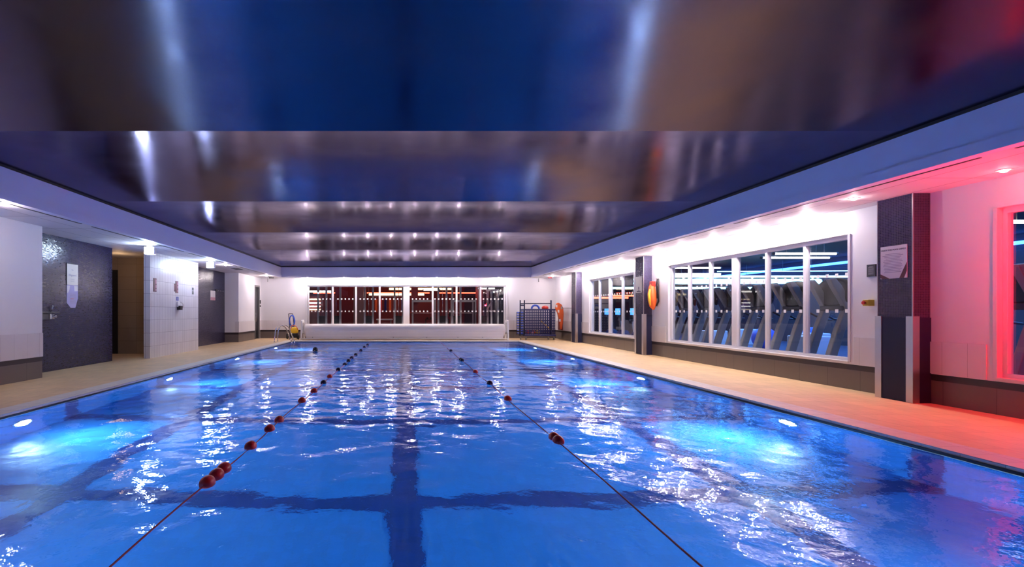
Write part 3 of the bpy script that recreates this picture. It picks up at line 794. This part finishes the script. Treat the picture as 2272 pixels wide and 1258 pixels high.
MB().rod((7.42, 20.7, 1.48), (7.42, 23.4, 1.50), .018).build('shaft', 'lgrey', o)
for y in (20.9, 22.9): MB().box(7.40, WR, y-.03, y+.03, 1.46, 1.52).build('bracket', 'black', o)

# ------------------------------------------------------------------ rescue bag on the right wall
o = thing('rescue_bag', 'orange and yellow rescue tube bag hung beside middle mosaic column', 'rescue bag', (7.4, 14.0, 1.8))
m = MB()
pts = [(7.36, 14.10, 2.16), (7.34, 14.08, 2.05), (7.32, 14.04, 1.85), (7.32, 14.02, 1.65), (7.34, 14.03, 1.48), (7.38, 14.06, 1.38)]
m.tube(pts, [.04, .085, .12, .12, .09, .03], 14); m.build('bag_body', 'orange', o)
m = MB(); m.tube([(7.24, 14.0, 1.98), (7.205, 13.98, 1.80), (7.215, 13.97, 1.62), (7.26, 13.99, 1.50)], [.02, .035, .035, .015], 10); m.build('yellow_panel', 'yel', o)
m = MB(); m.tube([(7.44, 13.92, 2.28), (7.42, 13.88, 2.05), (7.40, 13.84, 1.85), (7.42, 13.86, 1.62), (7.40, 13.94, 1.48)], .024, 8)
m.tube([(7.45, 13.98, 2.28), (7.42, 13.98, 2.10), (7.41, 13.92, 1.9), (7.42, 13.93, 1.7)], .02, 8); m.build('strap', 'black', o)
m = MB(); m.tube([(WR, 13.93, 2.34), (7.42, 13.93, 2.34), (7.39, 13.93, 2.30), (7.41, 13.93, 2.26)], .008, 8); m.build('hook', 'chrome', o)
m = MB(); m.box(7.30, 7.42, 14.0, 14.16, 2.05, 2.22); m.build('bag_flap', 'red', o, bevel=.02)

# ------------------------------------------------------------------ signs
def rsign(x, y0, y1, z0, z1, name, label, m, t=.008, cat='sign'):
    r = thing(name, label, cat, (x, (y0+y1)/2, z0))
    MB().box(x-t, x, y0, y1, z0, z1).build('board', m, r); return r
# poster on nearest column (faces -X)
r = rsign(7.25, 6.83, 7.21, 1.80, 2.285, 'poster', 'ENJOY THE POOL poster with brown bands on the nearest mosaic column', 'paper')
text_mesh('ENJOY THE POOL SAFELY', .031, (7.241, 7.02, 2.215), (0,-1,0), (0,0,1), (-1,0,0), 'heading', 'ink', r)
m = MB()
for i in range(13):
    z = 2.165-i*.0225; w_ = (.11, .15, .12, .10, .13, .14, .12, .13, .14, .12, .13, .11, .12)[i]
    m.box(7.2405, 7.2415, 7.03-w_, 7.03+w_, z-.0035, z+.0035)
m.build('text_lines', 'sink', r)
MB().prism([(7.21, 1.875), (7.21, 1.82), (7.185, 1.80), (7.075, 1.80)], 'x', 7.2412, 7.2400).build('brown_band', 'brown', r)
m = MB(); m.prism([(6.83, 2.03), (6.83, 1.90), (6.87, 1.80), (6.935, 1.80)], 'x', 7.2412, 7.2400); m.build('brown_band', 'brown', r)
r = rsign(7.25, 14.48, 14.87, 1.90, 2.40, 'sign', 'white sign with small dark figure on the middle mosaic column', 'cream')
m = MB(); m.box(7.2405, 7.2415, 14.63, 14.72, 1.96, 1.975); m.box(7.2405, 7.2415, 14.55, 14.80, 1.925, 1.95); m.prism([(14.66, 1.99), (14.69, 1.99), (14.70, 2.06), (14.675, 2.10), (14.65, 2.06)], 'x', 7.2405, 7.2415)
m.build('figure_print', 'ink', r)
r = rsign(WR, 7.53, 7.67, 1.87, 2.065, 'sign', 'small black wall sign left of the nearest mosaic column', 'signblk', .02)
m = MB()
for i in range(9): m.box(WR-.0215, WR-.0205, 7.60-(.03 if i == 0 else .045), 7.60+(.03 if i == 0 else .045), 2.035-i*.016-.003, 2.035-i*.016+.003)
m.build('text_lines', 'link', r)
r = thing('emergency_stop', 'yellow emergency stop box with red button, under small black sign', 'emergency stop', (WR, 7.6, 1.4))
MB().box(WR-.10, WR, 7.56, 7.66, 1.40, 1.50).build('box_body', 'yellow', r, bevel=.006)
MB().lathe((WR-.10, 7.61, 1.45), [(.014, 0), (.014, -.02)], 16, 'x').build('button_collar', 'black', r)
MB().lathe((WR-.12, 7.61, 1.45), [(.012, 0), (.030, -.004), (.030, -.018), (.02, -.024)], 16, 'x').build('button', 'red', r)
# left mosaic wall notices (face +X)
def lsign(x, y0, y1, z0, z1, name, label, m, t=.008, cat='sign'):
    r = thing(name, label, cat, (x, (y0+y1)/2, z0))
    MB().box(x, x+t, y0, y1, z0, z1).build('board', m, r); return r
r = lsign(RL, 10.90, 11.27, 1.935, 2.42, 'sign', 'cream notice on left mosaic wall, above the lavender notice', 'cream')
text_mesh('No', .05, (RL+.009, 11.085, 2.27), (0,1,0), (0,0,1), (1,0,0), 'heading', 'sink', r)
text_mesh('lifeguard', .075, (RL+.009, 11.085, 2.14), (0,1,0), (0,0,1), (1,0,0), 'word', 'sink', r)
m = MB()
for i in range(4): m.box(RL+.008, RL+.0092, 11.02, 11.15, 2.07-i*.022, 2.075-i*.022)
m.build('text_lines', 'link', r)
MB().prism([(10.885, 1.93), (10.885, 2.435), (11.285, 2.435), (11.285, 2.42), (10.90, 2.42), (10.90, 1.93)], 'x', RL, RL+.012).build('frame', 'black', r)
r = thing('sign', 'lavender printed notice with cut lower corners on left mosaic wall', 'sign', (RL, 11.08, 1.4))
MB().prism([(10.90, 1.93), (11.27, 1.93), (11.27, 1.63), (11.18, 1.40), (11.03, 1.40), (10.90, 1.52)], 'x', RL, RL+.008).build('board', 'laven', r)
m = MB(); m.prism([(10.91, 1.915), (11.0, 1.915), (10.985, 1.82), (10.93, 1.74), (10.91, 1.75)], 'x', RL+.008, RL+.0095); m.prism([(11.14, 1.915), (11.26, 1.915), (11.26, 1.80), (11.15, 1.79)], 'x', RL+.008, RL+.0095)
m.build('white_print', 'paper', r)
m = MB(); m.box(RL+.008, RL+.0095, 11.02, 11.12, 1.60, 1.625); m.build('pink_print', 'pink', r)
m = MB()
for i in range(7): m.box(RL+.008, RL+.0095, 11.0, 11.2, 1.72-i*.035, 1.726-i*.035)
m.build('text_lines', 'sink', r)
# shower valve
r = thing('shower_valve', 'chrome shower control under a dark shelf on near left mosaic wall', 'shower control', (RL, 10.5, 1.2))
MB().box(RL, RL+.10, 10.02, 10.55, 1.28, 1.31).build('shelf', 'dgrey', r, bevel=.004)
MB().box(RL, RL+.06, 10.02, 10.36, 1.14, 1.27).build('back_plate', 'dgrey', r)
MB().box(RL+.06, RL+.075, 10.30, 10.335, 1.15, 1.26).build('soap_clip', 'white', r)
m = MB(); m.box(RL, RL+.07, 10.36, 10.44, 1.15, 1.255); m.build('valve_body', 'chrome', r, bevel=.01)
MB().lathe((RL+.07, 10.44, 1.205), [(.028, 0), (.03, .03), (.018, .035)], 14, 'x').build('knob', 'chrome', r)
m = MB(); m.tube([(RL, 10.42, 1.31), (RL+.03, 10.42, 1.36), (RL+.04, 10.41, 1.42)], .01, 8); m.ball((RL+.04, 10.41, 1.43), .02); m.build('spout', 'chrome', r)
# tiled wall signs
TX = -7.15
def plates(y0, y1, z0, z1, name, label, board, bars, barm):
    r = thing(name, label, 'sign', (TX, (y0+y1)/2, z0)); MB().box(TX, TX+.006, y0, y1, z0, z1).build('board', board, r)
    m = MB()
    for (a, b, c, d) in bars: m.box(TX+.006, TX+.0075, y0+(y1-y0)*a, y0+(y1-y0)*b, z0+(z1-z0)*c, z0+(z1-z0)*d)
    m.build('print', barm, r); return r
plates(13.42, 13.60, 1.88, 2.27, 'sign', 'narrow dark sign at the left end of the white tiled wall', 'brown', [(.5, .62, .04, .96), (.7, .95, .1, .2), (.7, .95, .3, .5), (.7, .95, .6, .9)], 'pink')
plates(14.72, 14.90, 1.90, 2.27, 'sign', 'narrow dark sign in the middle of the tiled wall, above wall phone', 'brown', [(.45, .6, .03, .97), (.7, .95, .1, .25), (.7, .95, .4, .6), (.7, .95, .7, .9)], 'pink')
plates(14.64, 14.72, 1.94, 2.18, 'sign', 'thin dark plate butting the middle tiled-wall sign', 'brown', [(.3, .5, .1, .9)], 'pink')
plates(15.87, 15.99, 2.03, 2.12, 'sign', 'upper small green-grey plate at far end of tiled wall', 'gsign', [(.3, .7, .3, .7)], 'link')
plates(15.87, 15.99, 1.90, 2.00, 'sign', 'lower small green-grey plate at far end of tiled wall', 'gsign', [(.3, .7, .3, .7)], 'link')
plates(14.78, 14.92, 1.66, 1.78, 'sign', 'small blue sign directly above the wall phone', 'bsign', [(.3, .5, .2, .8)], 'link')
r = thing('wall_phone', 'white and dark wall phone under small blue sign on tiled wall', 'phone', (TX, 14.9, 1.4))
MB().box(TX, TX+.05, 14.80, 14.92, 1.46, 1.63).build('cradle', 'white', r, bevel=.008)
MB().box(TX, TX+.11, 14.82, 14.98, 1.37, 1.50).build('housing', 'black', r, bevel=.01)
m = MB(); m.tube([(TX+.05, 14.96, 1.62), (TX+.10, 15.02, 1.56), (TX+.10, 15.02, 1.46), (TX+.06, 14.98, 1.38)], .014, 8); m.build('handset', 'white', r)
# second mosaic wall
r = lsign(RL, 18.95, 19.42, 1.78, 2.17, 'sign', 'pale sign with pink foot on the far mosaic wall', 'paper')
MB().box(RL+.008, RL+.0095, 18.95, 19.42, 1.78, 1.90).build('pink_print', 'pink', r)
r = thing('hook_rail', 'row of chrome coat hooks right of the pale sign on far mosaic wall', 'hook rail', (RL, 19.9, 2.2))
MB().box(RL, RL+.03, 19.48, 19.60, 2.14, 2.24).build('end_block', 'black', r)
MB().box(RL, RL+.012, 19.6, 20.3, 2.17, 2.20).build('rail', 'black', r)
for y in (19.68, 19.88, 20.06, 20.24): MB().ball((RL+.03, y, 2.19), .02, 10, 8).build('hook', 'chrome', r)
# small fittings
r = thing('access_keypad', 'black keypad on white wall right of the far left door', 'keypad', (WL, 23.47, 1.8))
MB().box(WL, WL+.03, 23.43, 23.52, 1.72, 1.90).build('case', 'black', r)
r = thing('door_button', 'small black button below the keypad by far left door', 'button', (WL, 23.47, 1.6))
MB().box(WL, WL+.03, 23.43, 23.52, 1.56, 1.64).build('case', 'black', r)
r = thing('sounder', 'black box fixed under the soffit at far left corner', 'alarm', (-6.45, 22.9, SZ))
MB().box(-6.58, -6.38, 22.85, 22.95, SZ-.07, SZ).build('case', 'black', r)
r = thing('sounder', 'dark red box fixed under the soffit at far right corner', 'alarm', (7.0, 22.9, SZ))
MB().box(6.92, 7.10, 22.85, 22.95, SZ-.07, SZ).build('case', 'dred', r)
r = thing('vent_grille', 'dark slotted vent in left soffit beyond the flood lamps', 'vent', (-6.6, 18.6, SZ))
m = MB()
for i in range(6): m.box(-6.75+.05*i, -6.72+.05*i, 18.3, 18.9, SZ-.01, SZ)
m.build('slats', 'dgrey', r)
for x, lab in ((WL+.35, 'short white pipe stub high on far wall left corner'), (6.65, 'short white pipe stub high on far wall right corner')):
    o = MB().rod((x, WF-.03, 2.80), (x, WF-.03, 2.98), .02); tag(o.build('pipe_stub', 'lgrey'), lab, 'pipe')

# ------------------------------------------------------------------ gym rooms beyond the glass
GX1 = 17.0; GY0 = 1.0; GY1 = 32.0; GC = 3.45
m = MB(); m.box(WR+.2, GX1, GY0, GY1, -.2, 0); m.box(-9, WR+.2, WF+.15, GY1, -.2, 0); struct('gym_floor', m, 'gfloor')
m = MB(); m.box(WR+.2, GX1, GY0, GY1, GC, GC+.1); m.box(-9, WR+.2, WF+.15, GY1, GC, GC+.1); struct('gym_ceiling', m, 'gceil')
m = MB(); m.box(GX1, GX1+.15, GY0, GY1, 0, GC); m.box(-9, GX1, GY1, GY1+.15, 0, GC); m.box(-9.15, -9, WF+.15, GY1, 0, GC); m.box(WR+.2, GX1, GY0-.15, GY0, 0, GC)
struct('wall_gym', m, 'gwall')
m = MB(); m.box(-9, 4, GY1-.05, GY1, 0, GC); struct('wall_gym_red', m, 'gred')
m = MB(); m.box(-9, WR+.2, WF+.15, WF+.2, 2.66, GC); m.box(-9, fx0-.1, WF+.15, WF+.2, 0, 2.66); m.box(fx1+.1, WR+.2, WF+.15, WF+.2, 0, 2.66); struct('wall_gym_near', m, 'gwall')

def bar_light(a, b, m_, label, r=.03, group=None, hang=True):
    o = thing('tube_light', label, 'light', a, group=group)
    a = Vector(a); b = Vector(b)
    u = (b-a).normalized()
    MB().tube([a, b], r, 8).build('tube', m_, o)
    e = MB(); e.tube([a-u*.03, a+u*.02], r*1.3, 8); e.tube([b-u*.02, b+u*.03], r*1.3, 8); e.build('end_cap', 'dgrey', o)
    for p in (a+(b-a)*.2, a+(b-a)*.8) if hang else (): MB().rod((p.x, p.y, p.z+r), (p.x, p.y, GC), .006, 6).build('hanger', 'dgrey', o)
    return o
# tubes seen through the long gym window
bar_light((10.6, 13.6, 2.98), (12.4, 13.6, 2.98), 'tubew', 'upper white tube light high in the long gym window, right half')
bar_light((11.0, 14.6, 2.98), (13.1, 14.6, 2.98), 'tubew', 'lower white tube light high in the long gym window, right half')
bar_light((10.0, 18.0, 2.98), (12.0, 18.0, 2.98), 'tubew', 'upper white tube light in the left half of long gym window')
bar_light((11.0, 21.0, 2.98), (14.0, 21.0, 2.98), 'tubew', 'lower white tube light in the left half of long gym window', .045)
bar_light((8.1, 16.6, 2.55), (15.8, 16.6, 2.55), 'tubec', 'long cyan light strip running across the gym behind treadmills', .035)
bar_light((9.2, 14.0, 2.50), (16.5, 13.0, 2.46), 'tubec', 'second cyan light strip, nearer and slightly slanted', .012)
bar_light((9.0, 18.8, 2.52), (16.5, 18.8, 2.52), 'tubec', 'bright pale band of light deep in the gym', .10)
bar_light((9.0, 20.8, 2.36), (16.5, 20.8, 2.36), 'tubec', 'cyan light strip under the bright band in the gym', .05)
bar_light((10.5, 24.5, 2.15), (15.5, 24.5, 2.15), 'tuber', 'long red light strip deep in the right gym', .04)
bar_light((9.5, 26.5, 2.10), (12.5, 26.5, 2.10), 'tuber', 'short red light strip left side deep in the right gym', .05)
bar_light((12.8, 22.5, 1.88), (14.5, 22.5, 1.88), 'tuber', 'low red light strip deep in the right gym', .03)
bar_light((9.6, 6.9, 3.0), (10.6, 6.9, 3.0), 'tubew', 'upper white tube light in the red-edged window at right')
bar_light((9.7, 7.6, 2.75), (10.3, 7.6, 2.75), 'tubew', 'lower white tube light in the red-edged window at right')
# blue uplight
bar_light((16.8, 5, 3.2), (16.8, 28, 3.2), 'tubeb', 'blue light strip along the top of the far gym wall', .05)
# far gym
bar_light((-1.0, 29.0, 2.72), (2.9, 29.0, 2.72), 'tubey', 'warm tube light across the far window, left of centre post', .06)
bar_light((-2.3, 29.5, 2.40), (1.2, 29.5, 2.40), 'tubey', 'long warm tube light low in the far gym', .06)
bar_light((-6.2, 28.5, 2.54), (-4.4, 28.5, 2.54), 'tubew', 'pale tube light at the left end of the far window', .05)
bar_light((1.0, 26.1, 2.52), (1.9, 26.1, 2.52), 'tubew', 'short white tube right of the centre post of far window', .035)
bar_light((4.0, 26.1, 2.60), (4.95, 26.1, 2.60), 'tubew', 'white tube in the last pane of the far window', .04)
for i, z in enumerate((2.10, 1.88, 1.66, 1.46)):
    bar_light((-6.3, 29.5, z), (-5.25, 29.5, z), ('tubey', 'tubew', 'tubew', 'tubey')[i], f'{ORD[i]} light bar from top of the stack in first pane of far window', .035, 'stacked light bars in the first far pane', hang=False)
struct('gym_light_panel', MB().box(-6.45, -5.1, 29.54, 29.6, 0, 2.3), 'gred')
for x0, x1 in ((-6, -3.9), (-2.5, 1.6), (2.2, 4.8)):
    bar_light((x0, 30.8, 2.55), (x1, 30.8, 2.55), 'tuber', f'red light strip on the {"left" if x0 < -5 else "middle" if x0 < 0 else "right"} part of the far gym wall', .035)
lamp('AREA', 'red_gym_light', (-1, 28, 3.35), 70, (1, .06, .06), None, shape='RECTANGLE', size=9, size_y=3)
lamp('AREA', 'white_gym_light', (1, 26, 3.35), 45, (1, .75, .72), None, shape='RECTANGLE', size=9, size_y=1)
lamp('AREA', 'blue_gym_light', (13.5, 14, 3.35), 1300, (.10, .32, 1), None, shape='RECTANGLE', size=5, size_y=20)
lamp('AREA', 'white_gym_light', (9.5, 12.5, 3.38), 18, (1, .9, .85), None, shape='RECTANGLE', size=1.5, size_y=9)

# treadmill facing the pool
def make_treadmill(label):
    r = thing('treadmill', label, 'treadmill', (0,0,0), group='treadmills behind the long gym window')
    B = lambda mb, n, mt, bv=0, p=None: mb.build(n, mt, p or r, bv, world=False)
    B(MB().box(.0, 2.1, -.42, .42, .04, .20), 'deck', 'dgrey', .03)
    B(MB().box(.35, 2.05, -.26, .26, .20, .215), 'belt', 'black')
    m = MB(); m.prism([(-.1, .05), (.42, .05), (.42, .22), (.30, .30), (.0, .30), (-.1, .18)], 'y', -.40, .40); B(m, 'motor_hood', 'grey', .03)
    for s in (-1, 1):
        m = MB(); pr = [(-.06, .10), (.10, .10), (.20, .45), (.36, .95), (.52, 1.38), (.46, 1.52), (.28, 1.84), (.16, 1.98), (.04, 1.96), (.12, 1.80), (.30, 1.50), (.36, 1.38), (.20, .98), (.04, .48)]
        m.prism(pr, 'y', s*.24-.055, s*.24+.055); B(m, 'upright', 'warmgrey', .015)
        m = MB(); m.tube([(.42, s*.34, 1.30), (.70, s*.36, 1.15), (.95, s*.36, 1.12)], .022, 8); B(m, 'handrail', 'dgrey')
    m = MB(); pr = []
    for i in range(40):
        t = 2*PI*i/40; cc, ss = math.cos(t), math.sin(t)
        pr.append((.37*abs(cc)**.75*(1 if cc > 0 else -1)*(1+.06*ss), 1.70+.30*abs(ss)**.8*(1 if ss > 0 else -1)))
    m.prism(pr, 'x', .34, .46); c = B(m, 'console', 'shell', .05)
    m = MB(); m.cbox((.465, 0, 1.76), (.02, .48, .30)); B(m, 'screen', 'screen', 0, c)
    m = MB(); m.cbox((.36, 0, 1.38), (.10, .52, .10)); B(m, 'cross_panel', 'dgrey', .02)
    return r
tm = None
TY = [6.85, 8.78, 9.75, 10.75, 11.75, 12.75, 13.75, 14.75, 15.75]
TL = ['dark treadmill seen through the red-edged window at right', 'treadmill whose console just peeks past the near edge of long gym window', 'first full treadmill from the camera in the long gym window', 'second treadmill from the camera in the long gym window', 'third treadmill from the camera in the long gym window',
      'fourth treadmill from the camera in the long gym window', 'fifth treadmill from the camera in the long gym window', 'sixth treadmill, near left end of the long gym window', 'last treadmill, at the left end of the treadmill row']
for y, l in zip(TY, TL):
    if tm is None: tm = make_treadmill(l); tm.location = (8.45, y, 0)
    else: dup(tm, (8.45, y, 0), label=l)

def bike(label, loc, rz):
    r = thing('exercise_bike', label, 'exercise bike', loc, rz, 'exercise bikes behind the four-pane window')
    B = lambda mb, n, mt, bv=0: mb.build(n, mt, r, bv, world=False)
    m = MB(); m.box(-.5, .5, -.04, .04, .05, .12); m.box(-.5, -.42, -.25, .25, 0, .06); m.box(.42, .5, -.25, .25, 0, .06); B(m, 'base', 'dgrey', .01)
    B(MB().lathe((.22, 0, .38), [(.06, -.05), (.26, -.05), (.26, .05), (.06, .05)], 24, 'y'), 'flywheel_cover', 'bluep')
    m = MB(); m.rod((-.25, 0, .1), (-.15, 0, .95), .035); B(m, 'seat_post', 'lgrey')
    B(MB().cbox((-.18, 0, .98), (.28, .18, .07)), 'seat', 'black', .03)
    m = MB(); m.rod((.3, 0, .3), (.36, 0, 1.15), .035); m.tube([(.36, -.2, 1.12), (.40, -.05, 1.18), (.40, .05, 1.18), (.36, .2, 1.12)], .018, 8); B(m, 'handlebar', 'dgrey')
    B(MB().cbox((.42, 0, 1.32), (.05, .34, .24)), 'console', 'screen', .01)
    return r
b1 = bike('exercise bike at the left of the four-pane gym window', (8.6, 18.2, 0), PI)
dup(b1, (8.6, 19.2, 0), label='exercise bike at the far left edge of the four-pane gym window')
dup(b1, (8.7, 17.2, 0), label='exercise bike right of the thick post in four-pane gym window')

def rack(label, loc, w_=1.25, h_=2.0, d_=1.0, mt='lgrey', rz=0):
    r = thing('power_rack', label, 'gym rack', loc, rz, 'gym racks seen through the far window')
    B = lambda mb, n, m_: mb.build(n, m_, r, 0, world=False)
    for sx in (-w_/2, w_/2):
        for sy in (-d_/2, d_/2): B(MB().box(sx-.04, sx+.04, sy-.04, sy+.04, 0, h_), 'upright', mt)
    m = MB(); m.box(-w_/2, w_/2, -d_/2-.04, -d_/2+.04, h_-.1, h_); m.box(-w_/2, w_/2, d_/2-.04, d_/2+.04, h_-.1, h_); B(m, 'top_beam', mt)
    m = MB(); m.rod((-w_/2-.3, -d_/2-.08, 1.25), (w_/2+.3, -d_/2-.08, 1.25), .014); B(m, 'barbell', 'chrome')
    for s in (-1, 1): B(MB().lathe((s*(w_/2+.2), -d_/2-.08, 1.25), [(.02, -.03), (.22, -.03), (.22, .03), (.02, .03)], 20, 'x'), 'weight_plate', 'black')
    return r
r1 = rack('grey rack right of the centre post in the far window', (1.05, 26.9, 0), 1.25, 1.98)
dup(r1, (3.3, 26.9, 0), label='grey rack in the seventh pane of the far window')
def cable(label, loc, mt='grey'):
    r = thing('cable_machine', label, 'gym machine', loc, group='cable towers seen through the far window')
    B = lambda mb, n, m_: mb.build(n, m_, r, 0, world=False)
    for s in (-.22, .22): B(MB().box(s-.05, s+.05, -.05, .05, 0, 2.75), 'upright', mt)
    B(MB().box(-.17, .17, -.04, .04, .15, 1.1), 'weight_stack', 'black')
    B(MB().box(-.3, .3, -.08, .08, 2.66, 2.75), 'head_beam', mt)
    B(MB().rod((0, -.08, 1.1), (0, -.08, 2.66), .012), 'cable', 'chrome')
    B(MB().box(-.3, .3, -.3, .3, 0, .08), 'foot_plate', 'black')
    return r
c1 = cable('grey cable tower in the first pane of the far window', (-4.45, 25.4, 0), 'lgrey')
for x, l in ((-.35, 'grey cable tower left of the centre post of far window'), (2.0, 'grey cable tower in the sixth pane of the far window'), (2.75, 'grey cable tower beside the second mullion right of centre'),
             (-3.7, 'grey cable tower beside the first mullion from the left'), (-1.95, 'grey cable tower in the third pane of the far window'), (4.2, 'grey cable tower left of the white lifting machine')):
    dup(c1, (x, 25.4, 0), label=l)
def post(label, x0, x1, y, m_, h=GC):  # red ones are grey columns with the gym's red light in their colour
    tag(MB().box(x0, x1, y, y+.3, 0, h).build('gym_column', m_), label, 'column')
post('red-lit column just right of the centre post in the far window', .35, .75, 27.5, 'gred')
post('wide red-lit and brown column in the second pane of far window', -4.2, -3.1, 28.3, 'gred')
post('dark grey column right of the wide red-lit one in far window', -3.1, -2.5, 28.4, 'grey')
post('slim red-lit column at the right part of far window', 4.0, 4.35, 26.6, 'dred')
bags = [(-1.7, 'orange'), (-1.42, 'red'), (-1.15, 'bluep'), (-.88, 'orange'), (-.6, 'white'), (-.15, 'hose'), (.0, 'lgrey')]
for i, (x, mm) in enumerate(bags):
    cn = {'orange': 'orange', 'red': 'red', 'bluep': 'dark blue', 'white': 'white', 'hose': 'bright blue', 'lgrey': 'pale grey'}[mm]
    r = thing('hanging_band', f'{cn} hanging training band, {ORD[i]} from the left in the far gym', 'training band', (x, 27.6, 1.3), group='training bands hung in the far gym')
    MB().box(x-.07, x+.07, 27.55, 27.65, 1.3, 2.05).build('band', mm, r, bevel=.03)
    MB().rod((x, 27.6, 2.05), (x, 27.6, 2.2), .008, 6).build('hook', 'chrome', r)
tag(MB().rod((-1.9, 27.6, 2.21), (.2, 27.6, 2.21), .02).build('hanging_rail', 'lgrey'), 'steel rail carrying the training bands in the far gym', 'rail')
r = thing('weight_bench', 'padded weight bench under the training bands in the far gym', 'bench', (-1.1, 26.3, 0))
MB().box(-1.6, -.7, 26.15, 26.45, .85, .93).build('pad', 'white', r, bevel=.02)
for x in (-1.5, -.8): MB().box(x-.03, x+.03, 26.2, 26.4, 0, .85).build('leg', 'grey', r)
r = thing('cable_cross', 'white-framed lifting machine in the last pane of the far window', 'gym machine', (4.6, 25.2, 0))
m = MB(); m.box(4.55, 4.63, 25.15, 25.25, 0, 2.5); m.box(4.9, 4.98, 25.15, 25.25, 0, 2.5); m.box(4.3, 4.98, 25.15, 25.25, 2.42, 2.52); m.build('frame', 'white', r)
m = MB(); m.rod((4.62, 25.1, 1.9), (4.32, 25.1, 1.4), .04); m.build('lever_arm', 'white', r)
MB().box(4.45, 4.75, 25.0, 25.2, 1.32, 1.40).build('seat_pad', 'white', r)
r = thing('dumbbell_rack', 'dark dumbbell rack low in the fifth and sixth far panes', 'dumbbell rack', (1.9, 28.2, 0))
for z in (.5, .85): MB().box(1.2, 2.6, 28.1, 28.5, z, z+.04).build('shelf', 'black', r)
for x in (1.2, 2.56): MB().box(x, x+.05, 28.1, 28.5, 0, .89).build('leg', 'black', r)
base = None
for i in range(6):
    lab = f'black dumbbell on the top rack shelf, {ORD[i]} from the left'
    if base is None:
        m = MB(); m.lathe((0,0,0), [(.02,-.14),(.06,-.14),(.06,-.05),(.015,-.05),(.015,.05),(.06,.05),(.06,.14),(.02,.14)], 10, 'y')
        base = tag(m.build('dumbbell', 'black'), lab, 'dumbbell', 'dumbbells on the far gym rack'); base.location = (1.32, 28.28, .951)
    else: dup(base, (1.32+.22*i, 28.28, .951), label=lab)
r = thing('gym_tv', 'glowing blue screen low in the right gym behind the treadmills', 'screen', (14.5, 9.5, 1))
MB().box(14.4, 14.46, 7.0, 9.4, .9, 1.5).build('panel', 'screen', r)
for y in (7.3, 9.1): MB().box(14.4, 14.46, y-.04, y+.04, 0, .9).build('leg', 'dgrey', r)

# blue-lit exercise boxes and balls on the gym floor
base = None
for i, (x, y) in enumerate([(12.6, 11.2), (11.6, 13.6), (13.2, 15.4), (11.4, 17.6), (13.6, 19.0)]):
    lab = f'pale exercise box on the blue-lit gym floor, {ORD[i]} from the camera'
    if base is None:
        base = tag(MB().box(-.4, .4, -.3, .3, 0, .62).build('exercise_box', 'white', None, bevel=.03), lab, 'exercise box', 'exercise boxes on the right gym floor'); base.location = (x, y, 0)
    else: dup(base, (x, y, 0), label=lab)
base = None
for i, (x, y) in enumerate([(14.2, 12.4), (12.4, 12.6), (14.6, 17.0), (12.6, 16.6)]):
    lab = f'blue exercise ball on the right gym floor, {ORD[i]} in the set'
    if base is None:
        base = tag(MB().ball((0, 0, 0), .38, 24, 16).build('exercise_ball', 'hose'), lab, 'exercise ball', 'exercise balls on the right gym floor'); base.location = (x, y, .38)
    else: dup(base, (x, y, .38), label=lab)
